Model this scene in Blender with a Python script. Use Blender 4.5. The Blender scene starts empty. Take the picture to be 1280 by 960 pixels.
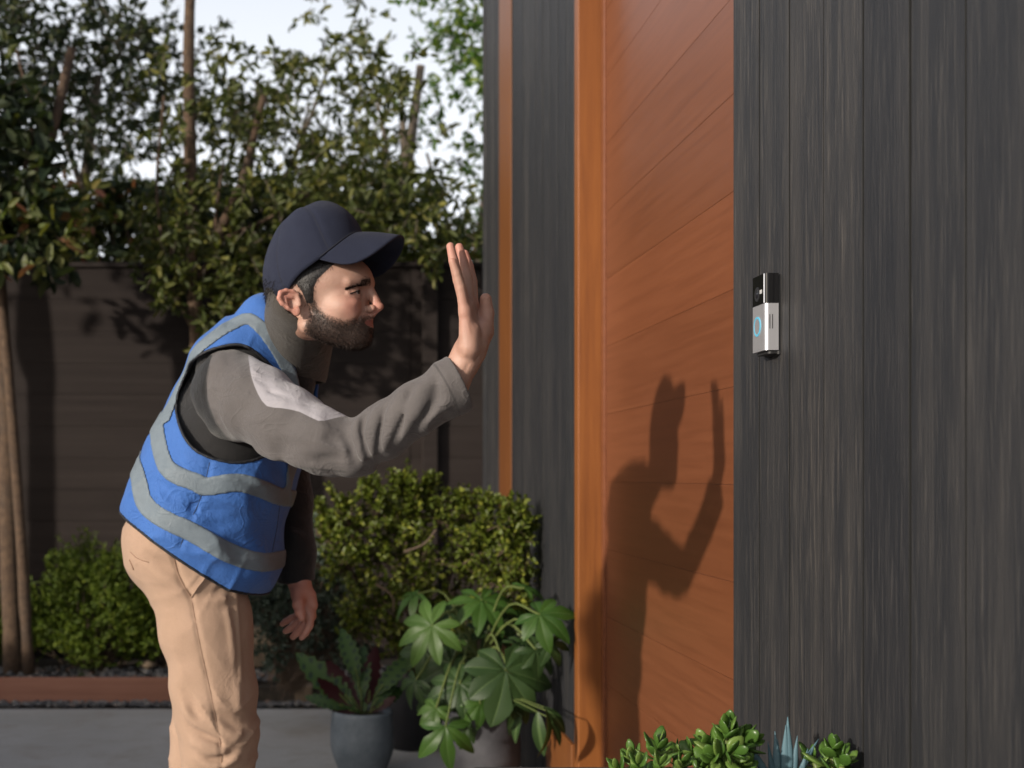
import bpy, math, random
import numpy as np
from mathutils import Vector, Matrix
from mathutils.bvhtree import BVHTree
R = math.radians
rng = np.random.default_rng(7)
random.seed(7)
scene = bpy.context.scene
C = scene.collection

# ---------------------------------------------------------------- camera, sky, sun, exposure
F, CX, CY, EYE = 1600.0, 405.0, 594.0, 1.05
cam = bpy.data.cameras.new('camera')
camo = bpy.data.objects.new('camera', cam); C.objects.link(camo)
camo.location = (0, 0, EYE); camo.rotation_euler = (R(90), 0, 0)
cam.sensor_width = 36; cam.lens = 36 * F / 1280
cam.shift_x = (640 - CX) / 1280; cam.shift_y = (CY - 480) / 1280
cam.clip_start = .05; cam.clip_end = 2000
cam.dof.use_dof = True; cam.dof.focus_distance = 1.95; cam.dof.aperture_fstop = 5.2
scene.camera = camo
SUN = Vector((1, .80, -.345)).normalized()      # direction the light travels
w = bpy.data.worlds.new('World'); scene.world = w; w.use_nodes = True
nt = w.node_tree; bg = nt.nodes['Background']
sky = nt.nodes.new('ShaderNodeTexSky'); sky.sky_type = 'NISHITA'; sky.sun_disc = False
sky.sun_elevation = math.asin(-SUN.z)
sky.sun_rotation = math.atan2(-SUN.x, -SUN.y)
sky.air_density = 1.0; sky.dust_density = 6.0; sky.ozone_density = 1.0
# thin bright haze low in the sky, the same all the way round
tc = nt.nodes.new('ShaderNodeTexCoord'); sx = nt.nodes.new('ShaderNodeSeparateXYZ'); nt.links.new(tc.outputs['Generated'], sx.inputs[0])
mr = nt.nodes.new('ShaderNodeMapRange'); mr.interpolation_type = 'SMOOTHSTEP'; nt.links.new(sx.outputs[2], mr.inputs[0])
mr.inputs[1].default_value = .15; mr.inputs[2].default_value = .75; mr.inputs[3].default_value = .85; mr.inputs[4].default_value = .1
wm = nt.nodes.new('ShaderNodeMix'); wm.data_type = 'RGBA'; nt.links.new(mr.outputs[0], wm.inputs[0]); nt.links.new(sky.outputs[0], wm.inputs[6]); wm.inputs[7].default_value = (7.6, 7.8, 8.2, 1)
nt.links.new(wm.outputs[2], bg.inputs[0]); bg.inputs[1].default_value = .12
sl = bpy.data.lights.new('sun', 'SUN'); sl.energy = 3.6; sl.angle = R(1.5); sl.color = (1, .91, .79)
so = bpy.data.objects.new('sun', sl); C.objects.link(so)
so.rotation_euler = SUN.to_track_quat('-Z', 'Y').to_euler(); so.location = (-6, -4, 6)
scene.view_settings.view_transform = 'Standard'; scene.view_settings.look = 'None'
scene.view_settings.exposure = 0.42; scene.view_settings.gamma = 1

def P(px, py, Y):
    return np.array(((px - CX) * Y / F, Y, EYE - (py - CY) * Y / F))

# ---------------------------------------------------------------- materials
def mat(name, col, rough=.8, metal=0, spec=.5):
    m = bpy.data.materials.new(name); m.use_nodes = True
    b = m.node_tree.nodes['Principled BSDF']
    b.inputs['Base Color'].default_value = (*col, 1); b.inputs['Roughness'].default_value = rough
    b.inputs['Metallic'].default_value = metal; b.inputs['Specular IOR Level'].default_value = spec
    return m
class N:
    """small node-graph helper"""
    def __init__(s, m): s.m = m; s.t = m.node_tree; s.b = s.t.nodes['Principled BSDF']
    def new(s, k, **kw):
        n = s.t.nodes.new(k)
        for a, v in kw.items(): setattr(n, a, v)
        return n
    def link(s, a, b): s.t.links.new(a, b)
    def coord(s, out='Object', scale=(1, 1, 1), rnd=False):
        tc = s.new('ShaderNodeTexCoord'); mp = s.new('ShaderNodeMapping')
        mp.inputs['Scale'].default_value = scale
        s.link(tc.outputs[out], mp.inputs[0])
        if rnd:
            oi = s.new('ShaderNodeObjectInfo'); mu = s.new('ShaderNodeMath', operation='MULTIPLY'); mu.inputs[1].default_value = 37.
            s.link(oi.outputs['Random'], mu.inputs[0]); cb = s.new('ShaderNodeCombineXYZ')
            for i in range(3): s.link(mu.outputs[0], cb.inputs[i])
            s.link(cb.outputs[0], mp.inputs['Location'])
        return mp.outputs[0]
    def noise(s, vec, scale, detail=4, rough=.55, dist=0):
        n = s.new('ShaderNodeTexNoise'); n.inputs['Scale'].default_value = scale; n.inputs['Detail'].default_value = detail
        n.inputs['Roughness'].default_value = rough; n.inputs['Distortion'].default_value = dist
        s.link(vec, n.inputs['Vector']); return n.outputs[0]
    def ramp(s, fac, stops):
        r = s.new('ShaderNodeValToRGB'); e = r.color_ramp.elements
        while len(e) < len(stops): e.new(.5)
        for i, (p, c) in enumerate(stops):
            e[i].position = p; e[i].color = (*c, 1) if hasattr(c, '__len__') else (c, c, c, 1)
        s.link(fac, r.inputs[0]); return r.outputs[0]
    def mix(s, fac, a, b, mode='MIX'):
        n = s.new('ShaderNodeMix', data_type='RGBA', blend_type=mode)
        for v, i in ((fac, 0), (a, 6), (b, 7)):
            if hasattr(v, 'is_linked'): s.link(v, n.inputs[i])
            elif i == 0: n.inputs[0].default_value = v
            else: n.inputs[i].default_value = (*v, 1) if hasattr(v, '__len__') else (v, v, v, 1)
        return n.outputs[2]
    def step(s, val, lo, hi):
        n = s.new('ShaderNodeMapRange'); n.inputs[1].default_value = lo; n.inputs[2].default_value = hi
        s.link(val, n.inputs[0]); return n.outputs[0]
    def math(s, op, a, b=0.):
        n = s.new('ShaderNodeMath', operation=op)
        for v, i in ((a, 0), (b, 1)):
            if hasattr(v, 'is_linked'): s.link(v, n.inputs[i])
            else: n.inputs[i].default_value = v
        return n.outputs[0]
    def attr(s, name):
        return s.new('ShaderNodeAttribute', attribute_name=name).outputs['Fac']
    def color(s, c): s.link(c, s.b.inputs['Base Color'])
    def rough(s, c): s.link(c, s.b.inputs['Roughness'])
    def bump(s, h, strength=.3, dist=.01):
        n = s.new('ShaderNodeBump'); n.inputs['Strength'].default_value = strength; n.inputs['Distance'].default_value = dist
        s.link(h, n.inputs['Height']); s.link(n.outputs[0], s.b.inputs['Normal'])

def wood_mat(name, dark, mid, light, along='z', rough=.6, fine=60, streak=.5, spec=.3, bump=.4, bd=.002, mott=.45):
    m = mat(name, mid, rough, 0, spec); n = N(m)
    sc = {'z': (1, 1, .055), 'x': (.035, 1, 1), 'y': (1, .035, 1)}[along]
    v = n.coord('Object', sc, rnd=True)
    a = n.noise(v, fine, 6, .65, .15); b = n.noise(v, fine * .16, 3, .5, .6); c = n.noise(v, fine * 4, 3, .7)
    col = n.ramp(a, [(.3, dark), (.52, mid), (.75, light)])
    col = n.mix(n.math('MULTIPLY', n.step(b, .45, .7), streak), col, light)
    v2 = n.coord('Object', (1, 1, 1), rnd=True)
    col = n.mix(n.step(n.noise(v2, 1.6, 3), .35, .7), col, dark, 'MIX') if False else n.mix(n.math('MULTIPLY', n.step(n.noise(v2, 2.2, 3), .4, .7), mott), col, dark)
    oi = n.new('ShaderNodeObjectInfo'); tone = n.ramp(oi.outputs['Random'], [(0, (.80, .80, .84)), (.5, (1., .99, .99)), (1, (1.24, 1.18, 1.13))] if along == 'z' else [(0, (.93, .93, .93)), (1, (1.07, 1.06, 1.05))])
    col = n.mix(1., col, tone, 'MULTIPLY')
    n.color(col)
    n.bump(n.math('ADD', n.math('MULTIPLY', a, .6), n.math('MULTIPLY', c, .4)), bump, bd)
    return m
M = {}
M['char'] = wood_mat('charred_wood', (.0105, .012, .0160), (.0185, .0190, .0215), (.064, .059, .055), 'z', .6, 150, .3, .35, 1., .003)
M['door'] = wood_mat('door_wood', (.125, .0405, .0165), (.152, .051, .0215), (.172, .060, .026), 'y', .36, 60, .12, .4, .10, .001, .15)
M['jamb'] = wood_mat('jamb_wood', (.13, .044, .012), (.17, .060, .015), (.20, .075, .019), 'z', .45, 60, .3, .4, .15, .001)
M['fence'] = wood_mat('stained_fence_board', (.0145, .0105, .0095), (.020, .0148, .0133), (.027, .021, .019), 'x', .8, 30, .25, .2, .5, .003)
M['redwood'] = wood_mat('redwood', (.25, .115, .075), (.34, .16, .11), (.40, .21, .15), 'x', .75, 30, .3, .2, .4, .003)

def concrete():
    m = mat('concrete', (.2, .2, .2), .85); n = N(m); v = n.coord('Object')
    a = n.noise(v, 1.3, 5, .6); b = n.noise(v, 60, 4, .7); c = n.noise(v, 6, 4, .6, .4)
    col = n.ramp(a, [(.35, (.37, .36, .345)), (.65, (.47, .46, .45))])
    col = n.mix(n.math('MULTIPLY', n.step(c, .5, .72), .5), col, (.30, .25, .20))
    col = n.mix(n.math('MULTIPLY', n.step(b, .4, .7), .25), col, (.28, .28, .28))
    n.color(col); n.bump(b, .25, .003); return m
M['concrete'] = concrete()
def speck(name, c0, c1, sc, rough=.9, bump=.5, bd=.01, c2=None):
    m = mat(name, c0, rough); n = N(m); v = n.coord('Object', rnd=True)
    a = n.noise(v, sc, 5, .65); col = n.ramp(a, [(.35, c0), (.65, c1)])
    if c2: col = n.mix(n.math('MULTIPLY', n.step(n.noise(v, sc * .22, 3), .5, .7), .6), col, c2)
    n.color(col); n.bump(n.noise(v, sc * 2.5, 4, .7), bump, bd); return m
M['gap'] = mat('gap_shade_black', (.006, .006, .006), .9)
M['soil'] = speck('soil', (.03, .024, .018), (.07, .055, .04), 40)
M['earth'] = speck('earth', (.06, .055, .035), (.10, .09, .06), 3)
M['stone_tan'] = speck('tan_stone', (.15, .105, .068), (.23, .17, .115), 9, .9, .5, .006, (.10, .075, .05))
M['bark'] = speck('bark', (.055, .032, .019), (.11, .068, .040), 35, .9, .9, .01, (.045, .033, .025))
M['bark_grey'] = speck('bark_grey', (.07, .055, .04), (.15, .12, .09), 45, .9, .8, .008)
M['pot_grey'] = speck('pot_glaze', (.10, .125, .15), (.17, .20, .23), 12, .55, .25, .002, (.13, .15, .165))
M['pot_dark'] = speck('pot_dark', (.045, .045, .052), (.075, .075, .085), 10, .7, .4, .003)
M['pot_black'] = speck('pot_black', (.008, .008, .011), (.016, .016, .02), 10, .5, .2, .002)
def gravel():
    m = mat('gravel', (.1, .1, .1), .8); n = N(m); g = n.new('ShaderNodeNewGeometry')
    n.color(n.ramp(g.outputs['Random Per Island'], [(0, (.04, .04, .045)), (.5, (.10, .10, .105)), (.85, (.2, .19, .18)), (1, (.16, .10, .075))])); return m
M['gravel'] = gravel()

def leaf_mat(name, c0, c1, c2=None, rough=.45, trans=.25, back=None, vein=False, pat=None):
    """colour varies leaf by leaf; a little light passes through"""
    m = mat(name, c0, rough, 0, .28); n = N(m)
    g = n.new('ShaderNodeNewGeometry'); oi = n.new('ShaderNodeObjectInfo')
    f = n.math('FRACT', n.math('ADD', g.outputs['Random Per Island'], oi.outputs['Random']))
    stops = [(0, c0), (.75, c1)] + ([(1, c2)] if c2 else [])
    col = n.ramp(f, stops)
    if vein:
        v = n.coord('Object'); col = n.mix(n.math('MULTIPLY', n.step(n.noise(v, 60, 3), .45, .7), .35), col, c1)
        col = n.mix(n.math('MULTIPLY', n.step(n.attr('vein'), .35, 1.), .7), col, (.11, .17, .06))
    if pat:
        pp = n.step(n.attr('pat'), .35, .65); col = n.mix(pp, col, pat)
    if back: col = n.mix(g.outputs['Backfacing'], col, back)
    n.color(col)
    if trans:
        tr = n.new('ShaderNodeBsdfTranslucent'); mx = n.new('ShaderNodeMixShader'); mx.inputs[0].default_value = trans
        hs = n.mix(1., col, (1.25, 1.3, .55), 'MULTIPLY')
        n.link(hs, tr.inputs[0]); out = n.t.nodes['Material Output']
        n.link(n.b.outputs[0], mx.inputs[1]); n.link(tr.outputs[0], mx.inputs[2]); n.link(mx.outputs[0], out.inputs[0])
    return m
M['leaf_tree'] = leaf_mat('tree_leaf', (.038, .052, .013), (.075, .09, .02), (.18, .17, .045), .5, .3)
M['leaf_dark'] = leaf_mat('dark_leaf', (.018, .030, .016), (.038, .052, .022), (.09, .10, .035), .5, .3)
M['leaf_bright'] = leaf_mat('bright_leaf', (.04, .10, .015), (.09, .16, .02), (.2, .25, .04), .45, .4)
M['leaf_red'] = leaf_mat('reddish_leaf', (.07, .10, .025), (.13, .13, .035), (.28, .10, .07), .5, .3)
M['leaf_juniper'] = leaf_mat('mound_leaf', (.045, .075, .006), (.085, .125, .010), (.14, .17, .015), .6, .2)
M['leaf_box'] = leaf_mat('boxwood_leaf', (.05, .07, .010), (.10, .13, .016), (.26, .27, .045), .4, .25)
M['leaf_sage'] = leaf_mat('grey_leaf', (.03, .045, .03), (.055, .075, .055), (.12, .15, .13), .6, .15)
M['leaf_fatsia'] = leaf_mat('fatsia_leaf', (.024, .062, .009), (.038, .084, .012), None, .45, .15, None, True)
M['leaf_fatsia_dark'] = leaf_mat('fatsia_leaf_dark', (.018, .040, .010), (.026, .052, .014), None, .5, .1, None, True)
M['leaf_fatsia_pale'] = leaf_mat('fatsia_leaf_pale', (.042, .085, .017), (.056, .108, .02), None, .45, .15, None, True)
M['leaf_cal'] = leaf_mat('striped_leaf', (.026, .062, .014), (.034, .072, .014), None, .5, .1, (.032, .006, .009), False, (.008, .025, .012))
M['leaf_jade'] = leaf_mat('jade_leaf', (.045, .10, .018), (.075, .145, .025), (.14, .21, .05), .28, .12)
M['leaf_chalk'] = leaf_mat('chalk_leaf', (.06, .12, .15), (.09, .165, .20), None, .6, .08)
M['stem_green'] = mat('green_stem', (.10, .13, .035), .5)
M['stem_brown'] = mat('twig', (.11, .075, .05), .8)
M['planter'] = speck('planter_dark', (.03, .03, .032), (.05, .05, .052), 14, .8, .4, .003)

# ---------------------------------------------------------------- object helpers
def mesh_np(name, V, Fc, smooth=False, attrs=None):
    me = bpy.data.meshes.new(name)
    V = np.asarray(V, np.float32); 
    if isinstance(Fc, np.ndarray):
        k = Fc.shape[1]; nf = len(Fc)
        me.vertices.add(len(V)); me.vertices.foreach_set('co', V.ravel())
        me.loops.add(nf * k); me.loops.foreach_set('vertex_index', Fc.astype(np.int32).ravel())
        me.polygons.add(nf); me.polygons.foreach_set('loop_start', np.arange(0, nf * k, k, dtype=np.int32))
        me.update(calc_edges=True)
    else:
        me.from_pydata([tuple(v) for v in V], [], Fc); me.update()
    if smooth: me.polygons.foreach_set('use_smooth', np.ones(len(me.polygons), bool))
    if attrs:
        for a, val in attrs.items():
            at = me.attributes.new(a, 'FLOAT', 'POINT'); at.data.foreach_set('value', np.asarray(val, np.float32))
    return me
def obj(name, me, m=None, parent=None, label=None, cat=None, group=None, kind=None, loc=None, rot=None, scale=None):
    o = bpy.data.objects.new(name, me); C.objects.link(o)
    if m is not None and me is not None and not me.materials: me.materials.append(m)
    if parent is not None: o.parent = parent
    if label: o['label'] = label
    if cat: o['category'] = cat
    if group: o['group'] = group
    if kind: o['kind'] = kind
    if loc is not None: o.location = loc
    if rot is not None: o.rotation_euler = rot
    if scale is not None: o.scale = (scale,) * 3 if not hasattr(scale, '__len__') else scale
    return o
def thing(name, loc, label, cat, group=None):
    return obj(name, None, None, None, label, cat, group, None, loc)
def put(o, parent):
    """parent keeping world placement of meshes written in world coordinates"""
    o.parent = parent; o.location = Vector(o.location) - parent.location; return o
def cat_mesh(parts):
    V = []; Fc = []; off = 0
    for v, f in parts:
        V.append(np.asarray(v, float)); Fc += [tuple(i + off for i in q) for q in f]; off += len(v)
    return np.concatenate(V), Fc
def box(x0, x1, y0, y1, z0, z1, bev=0.):
    """box with chamfered vertical+horizontal edges when bev > 0"""
    if not bev:
        v = [(x, y, z) for z in (z0, z1) for y in (y0, y1) for x in (x0, x1)]
        return np.array(v, float), [(0, 2, 3, 1), (4, 5, 7, 6), (0, 1, 5, 4), (2, 6, 7, 3), (0, 4, 6, 2), (1, 3, 7, 5)]
    import bmesh
    bm = bmesh.new(); bmesh.ops.create_cube(bm, size=1)
    for v in bm.verts: v.co = Vector((x0 + (v.co.x + .5) * (x1 - x0), y0 + (v.co.y + .5) * (y1 - y0), z0 + (v.co.z + .5) * (z1 - z0)))
    bmesh.ops.bevel(bm, geom=bm.edges[:], offset=bev, segments=1, affect='EDGES')
    V = np.array([tuple(v.co) for v in bm.verts]); bm.verts.index_update(); Fc = [tuple(v.index for v in f.verts) for f in bm.faces]; bm.free()
    return V, Fc
def tube(pts, rad, n=8, cap=True):
    pts = np.asarray(pts, float); m = len(pts); rad = np.broadcast_to(rad, (m,)) if np.ndim(rad) == 0 else np.asarray(rad)
    T = np.gradient(pts, axis=0); T /= np.linalg.norm(T, axis=1)[:, None] + 1e-12
    up = np.array((0, 0, 1.)) if abs(T[0][2]) < .9 else np.array((1., 0, 0))
    V = []; u = np.cross(T[0], up); u /= np.linalg.norm(u)
    for i in range(m):
        u = u - T[i] * u.dot(T[i]); u /= np.linalg.norm(u); v = np.cross(T[i], u)
        for k in range(n):
            a = 2 * math.pi * k / n; V.append(pts[i] + rad[i] * (math.cos(a) * u + math.sin(a) * v))
    Fc = [(i * n + k, i * n + (k + 1) % n, (i + 1) * n + (k + 1) % n, (i + 1) * n + k) for i in range(m - 1) for k in range(n)]
    if cap: Fc += [tuple(range(n))[::-1], tuple((m - 1) * n + k for k in range(n))]
    return np.array(V), Fc
def smooth_path(pts, k=6):
    pts = np.asarray(pts, float); out = []
    Q = np.concatenate([[2 * pts[0] - pts[1]], pts, [2 * pts[-1] - pts[-2]]])
    for i in range(1, len(Q) - 2):
        for t in np.linspace(0, 1, k, endpoint=False):
            a, b, c, d = Q[i - 1:i + 3]
            out.append(.5 * (2 * b + (c - a) * t + (2 * a - 5 * b + 4 * c - d) * t * t + (3 * b - 3 * c + d - a) * t ** 3))
    out.append(pts[-1]); return np.array(out)
def lathe(prof, n=40, wob=0.):
    V = []; Fc = []
    for r, z in prof:
        for k in range(n):
            a = 2 * math.pi * k / n; rr = r * (1 + wob * math.sin(3 * a + z * 20)); V.append((rr * math.cos(a), rr * math.sin(a), z))
    m = len(prof)
    for i in range(m - 1):
        for k in range(n): Fc.append((i * n + k, i * n + (k + 1) % n, (i + 1) * n + (k + 1) % n, (i + 1) * n + k))
    Fc.append(tuple(range(n))[::-1]); return np.array(V), Fc

# ---------------------------------------------------------------- ground, patio, planting bed
obj('ground', mesh_np('ground', *box(-300, 300, -300, 300, -.3, -.06)), M['earth'], kind='structure')
obj('patio', mesh_np('patio', *box(-7, .80, -4, 5.75, -.2, 0)), M['concrete'], kind='structure')
obj('planting_bed', mesh_np('planting_bed', *box(-7, 1.4, 5.90, 6.8, -.2, .075)), M['soil'], kind='structure')
obj('gravel_strip', mesh_np('gravel_strip', *box(-7, 1.4, 5.752, 5.87, -.2, -.01)), M['soil'], kind='structure')
def stones(n, x0, x1, y0, y1, z, s0, s1):
    ico = np.array([(0, 0, 1), (.9, 0, .3), (.3, .85, .3), (-.7, .5, .3), (-.7, -.5, .3), (.3, -.85, .3), (0, 0, -.6)])
    f = [(0, i, i % 5 + 1) for i in range(1, 6)] + [(6, i % 5 + 1, i) for i in range(1, 6)]
    V = np.zeros((n, 7, 3)); s = rng.uniform(s0, s1, (n, 1, 1)); V[:] = ico * rng.uniform(.75, 1.25, (n, 7, 1)) * (s * np.array((1.2, 1, .75)))
    a = rng.uniform(0, 6.28, n); c, q = np.cos(a)[:, None], np.sin(a)[:, None]
    x = V[:, :, 0] * c - V[:, :, 1] * q; y = V[:, :, 0] * q + V[:, :, 1] * c
    V[:, :, 0] = x + rng.uniform(x0, x1, (n, 1)); V[:, :, 1] = y + rng.uniform(y0, y1, (n, 1)); V[:, :, 2] += z + rng.uniform(0, .012, (n, 1))
    Fc = (np.array(f)[None] + np.arange(n)[:, None, None] * 7).reshape(-1, 3)
    return mesh_np('gravel', V.reshape(-1, 3), Fc)
obj('gravel', stones(1500, -2.2, .75, 5.77, 5.85, .002, .009, .02), M['gravel'], label='dark grey gravel in the narrow strip along the patio edge', cat='gravel', kind='stuff')
obj('gravel', stones(1500, -2.3, .75, 5.94, 6.35, .088, .01, .024), M['gravel'], label='dark gravel between the wooden edging and the green mounds', cat='gravel', kind='stuff')
obj('stone', stones(1, -.855, -.85, 6.2, 6.21, .11, .05, .055), M['stone_tan'], label='rounded brown stone lying in the bed beside the green mounds', cat='stone')
edg = thing('bed_edging', (-1.5, 5.885, 0), 'long low red-brown wooden board edging the planting bed at the left', 'edging')
for x0, x1 in ((-4.0, -2.003), (-2, -.34)):
    put(obj('board', mesh_np('board', *box(x0, x1, 5.87, 5.9, -.05, .12, .003)), M['redwood']), edg)
lw = thing('stone_edging', (-.15, 6.0, 0), 'low tan stone block edging behind the man, right of his legs', 'edging')
for px0, px1, py0, py1, Y in ((300, 372, 785, 834, 6.35), (330, 376, 816, 836, 6.2), (335, 388, 834, 857, 6.1), (369, 391, 857, 888, 5.86)):
    a = P(px0, py0, Y); b = P(px1, py1, Y)
    put(obj('stone_block', mesh_np('stone_block', *box(a[0], b[0], Y, Y + .18, b[2], a[2] - .002, .006)), M['stone_tan']), lw)

# ---------------------------------------------------------------- fence of horizontal boards
FY = 6.8
fen = thing('garden_fence', (-2, FY, 0), 'tall dark brown fence of horizontal boards behind the planting bed', 'fence')
put(obj('backing', mesh_np('backing', *box(-6.5, 2.5, FY + .03, FY + .08, -.2, 2.13)), M['fence']), fen)
bp = .168; zt = 2.15
for i in range(13):
    z1 = zt - i * bp; joints = [-6.5, -3.6 + .3 * (i % 3), .46, 2.5]
    for j in range(3):
        dy = random.uniform(0, .004)
        put(obj('board', mesh_np('board', *box(joints[j] + .002, joints[j + 1] - .002, FY - dy, FY + .028, z1 - bp + .001, z1, .0008)), M['fence']), fen)
put(obj('post', mesh_np('post', *box(.52, .60, FY - .06, FY - .006, -.2, 2.13, .004)), M['fence']), fen)
put(obj('cap_rail', mesh_np('cap_rail', *box(-6.5, 2.5, FY - .02, FY + .1, zt + .003, zt + .03, .004)), M['fence']), fen)

# ---------------------------------------------------------------- house wall: planks, door, trim
WX = .71; DX = .775
YR, YJ, YE, YS, YEND = WX * F / 512, 3.60, WX * F / 235, WX * F / 220, WX * F / 200
house = thing('house', (WX, 3, 0), 'house wall of dark charred vertical planks with a large orange wooden door', 'house')
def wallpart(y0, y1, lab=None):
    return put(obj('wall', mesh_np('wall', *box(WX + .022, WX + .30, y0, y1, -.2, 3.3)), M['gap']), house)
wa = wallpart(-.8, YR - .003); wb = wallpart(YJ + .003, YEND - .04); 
put(obj('roof', mesh_np('roof', *box(WX + .03, 5, -1, YEND - .06, 3.303, 3.5)), M['char']), house)
pitch = .134
def planks(parent, y0, y1, rev=False):
    ys = []; y = y1 if rev else y0
    if rev:
        while y > y0 + .01: ys.append((max(y0, y - pitch), y)); y -= pitch
    else:
        while y < y1 - .01: ys.append((y, min(y1, y + pitch))); y += pitch
    for a, b in ys:
        pr = random.uniform(0, .0035)
        V, f = box(-.011 - pr / 2, .011, a + .0022 - 3, b - .0022 - 3, -.2, 3.3, .0006)
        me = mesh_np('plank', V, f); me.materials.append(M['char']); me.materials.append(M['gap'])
        for p in me.polygons: p.material_index = 1 if abs(p.normal.y) > .6 else 0  # plank edges blackened so the sunlit joints read as shade
        o = obj('plank', me, None, parent); o.location = Vector((WX + .011, 3, 0)) - parent.location - parent.parent.location
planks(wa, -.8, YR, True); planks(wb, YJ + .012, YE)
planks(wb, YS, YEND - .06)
# trim post (orange) in the wall and the dark end board
for nm, y0, y1, m, pr in (('trim_post', YE + .002, YS - .002, M['jamb'], .004), ('corner_board', YEND - .058, YEND, M['char'], .006)):
    put(obj(nm, mesh_np(nm, *box(WX - pr, WX + .04, y0, y1, -.2, 3.3, .002)), m), house)
# jamb: thick orange board set into the opening, facing the street
door = put(obj('door', mesh_np('door', *box(DX + .02, DX + .06, YR - .02, YJ - .02, -.1, 3.3)), M['door']), house)
zb = 1.402 + .185 * 9
k = 0
while zb > -.1:
    V, f = box(-.0, .022, YR + .02 - 3, YJ - .045 - 3, -.185 + .0006, 0, .0004)
    o = obj('board', mesh_np('board', V, f), M['door'], door); o.location = Vector((DX, 3, zb)) - door.location - house.location
    zb -= .185
put(obj('door_jamb', mesh_np('door_jamb', *box(WX - .004, DX + .02, YJ - .045, YJ + .010, -.1, 3.3, .0025)), M['jamb'], label='orange wooden jamb along the left side of the door'), house)
put(obj('door_stile', mesh_np('door_stile', *box(DX - .006, DX + .018, YJ - .085, YJ - .047, -.1, 3.3, .002)), M['door']), house)
put(obj('skirting', mesh_np('skirting', *box(WX - .012, WX + .005, YJ + .012, 4.02, -.1, .29, .003)), M['jamb']), house)

# ---------------------------------------------------------------- video doorbell
def rbox(w_, d, z0, z1, r, yc=0, n=5, x0=0.):
    """rounded (in plan) slab standing off the wall: wall at +x, face at -x; w_ along y"""
    pr = [(x0, -w_ / 2), ]
    for i in range(n + 1):
        a = math.pi / 2 * i / n; pr.append((-d + r - r * math.sin(a), -w_ / 2 + r - r * math.cos(a)))
    for i in range(n + 1):
        a = math.pi / 2 * i / n; pr.append((-d + r - r * math.cos(a), w_ / 2 - r + r * math.sin(a)))
    pr.append((x0, w_ / 2)); m = len(pr)
    V = [(x, y + yc, z) for z in (z0, z1) for x, y in pr]
    Fc = [(i, (i + 1) % m, m + (i + 1) % m, m + i) for i in range(m)] + [tuple(range(m))[::-1], tuple(range(m, 2 * m))]
    return np.array(V), Fc
yb = 1.985 + .031; zt_ = EYE + (594 - 341) * 1.985 / F; zb_ = EYE + (594 - 439) * 1.985 / F
M['silver'] = mat('brushed_nickel', (.62, .62, .65), .36, .75); _n = N(M['silver']); _n.bump(_n.noise(_n.coord('Object', (1, 1, .02)), 900, 3), .05, .0005)
M['black_gloss'] = mat('black_gloss', (.006, .006, .007), .12); M['black_matt'] = mat('black_plastic', (.012, .012, .013), .55)
M['bright'] = mat('glint_metal', (.8, .8, .82), .2, 1)
bell = thing('video_doorbell', (WX - .001, yb, zb_), 'small silver and black video doorbell mounted on the dark plank wall', 'doorbell')
H = zt_ - zb_; hs = H * .615
obj('back_plate', mesh_np('back_plate', *rbox(.058, .005, -.004, H - .002, .003)), M['black_matt'], bell)
obj('faceplate', mesh_np('faceplate', *rbox(.062, .025, .002, hs, .006, 0, 6, -.004)), M['silver'], bell)
obj('camera_housing', mesh_np('camera_housing', *rbox(.0622, .025, hs + .0008, H, .006, 0, 6, -.004)), M['black_gloss'], bell)
obj('base_wedge', mesh_np('base_wedge', *rbox(.054, .019, -.003, .0018, .006, 0, 6, -.004)), M['black_matt'], bell)
ed = obj('edge_glint', mesh_np('edge_strip', *rbox(.0022, .0258, hs + .001, H - .0005, .0012, -.0265, 3, -.02)), M['bright'], bell); ed.name = 'glint_strip'  # bright strip modelled in place of a glint along the housing edge
def ring(r0, r1, d, n=32):
    V = []; Fc = []
    for k in range(n):
        a = 2 * math.pi * k / n
        for r, x in ((r0, 0), (r0, -d), (r1, -d), (r1, 0)): V.append((x, r * math.cos(a), r * math.sin(a)))
    for k in range(n):
        for j in range(3): Fc.append((k * 4 + j, k * 4 + j + 1, (k + 1) % n * 4 + j + 1, (k + 1) % n * 4 + j))
    return np.array(V), Fc
def disc(r, d, n=32, dome=0.):
    V = [(-d - dome, 0, 0)] + [(-d, r * math.cos(2 * math.pi * k / n), r * math.sin(2 * math.pi * k / n)) for k in range(n)] + [(0, r * math.cos(2 * math.pi * k / n), r * math.sin(2 * math.pi * k / n)) for k in range(n)]
    Fc = [(0, 1 + (k + 1) % n, 1 + k) for k in range(n)] + [(1 + k, 1 + (k + 1) % n, 1 + n + (k + 1) % n, 1 + n + k) for k in range(n)]
    return np.array(V), Fc
M['glow'] = mat('light_ring', (.08, .33, .48), .4); _b = M['glow'].node_tree.nodes['Principled BSDF']; _b.inputs['Emission Color'].default_value = (.10, .62, .85, 1); _b.inputs['Emission Strength'].default_value = .10
M['lens'] = mat('lens', (.02, .02, .025), .05, .3)
obj('button', mesh_np('button', *disc(.0125, .0006)), M['silver'], bell, loc=(-.025, .004, hs * .56))
obj('light_ring', mesh_np('light_ring', *ring(.0125, .0155, .0009)), M['glow'], bell, loc=(-.025, .004, hs * .56))
obj('lens_bezel', mesh_np('lens_bezel', *ring(.007, .0115, .0008)), M['black_matt'], bell, loc=(-.025, .004, hs + .018))
obj('lens', mesh_np('lens', *disc(.007, .0006, 24, .002)), M['lens'], bell, loc=(-.025, .004, hs + .018))
obj('glint_window', mesh_np('glint_patch', *box(-.0006, 0, -.011, -.002, -.003, .003)), mat('glint_grey', (.45, .45, .45), .3), bell, loc=(-.025, -.006, hs + .020)).name = 'glint_patch'  # grey patch standing in for a glint on the black housing
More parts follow.
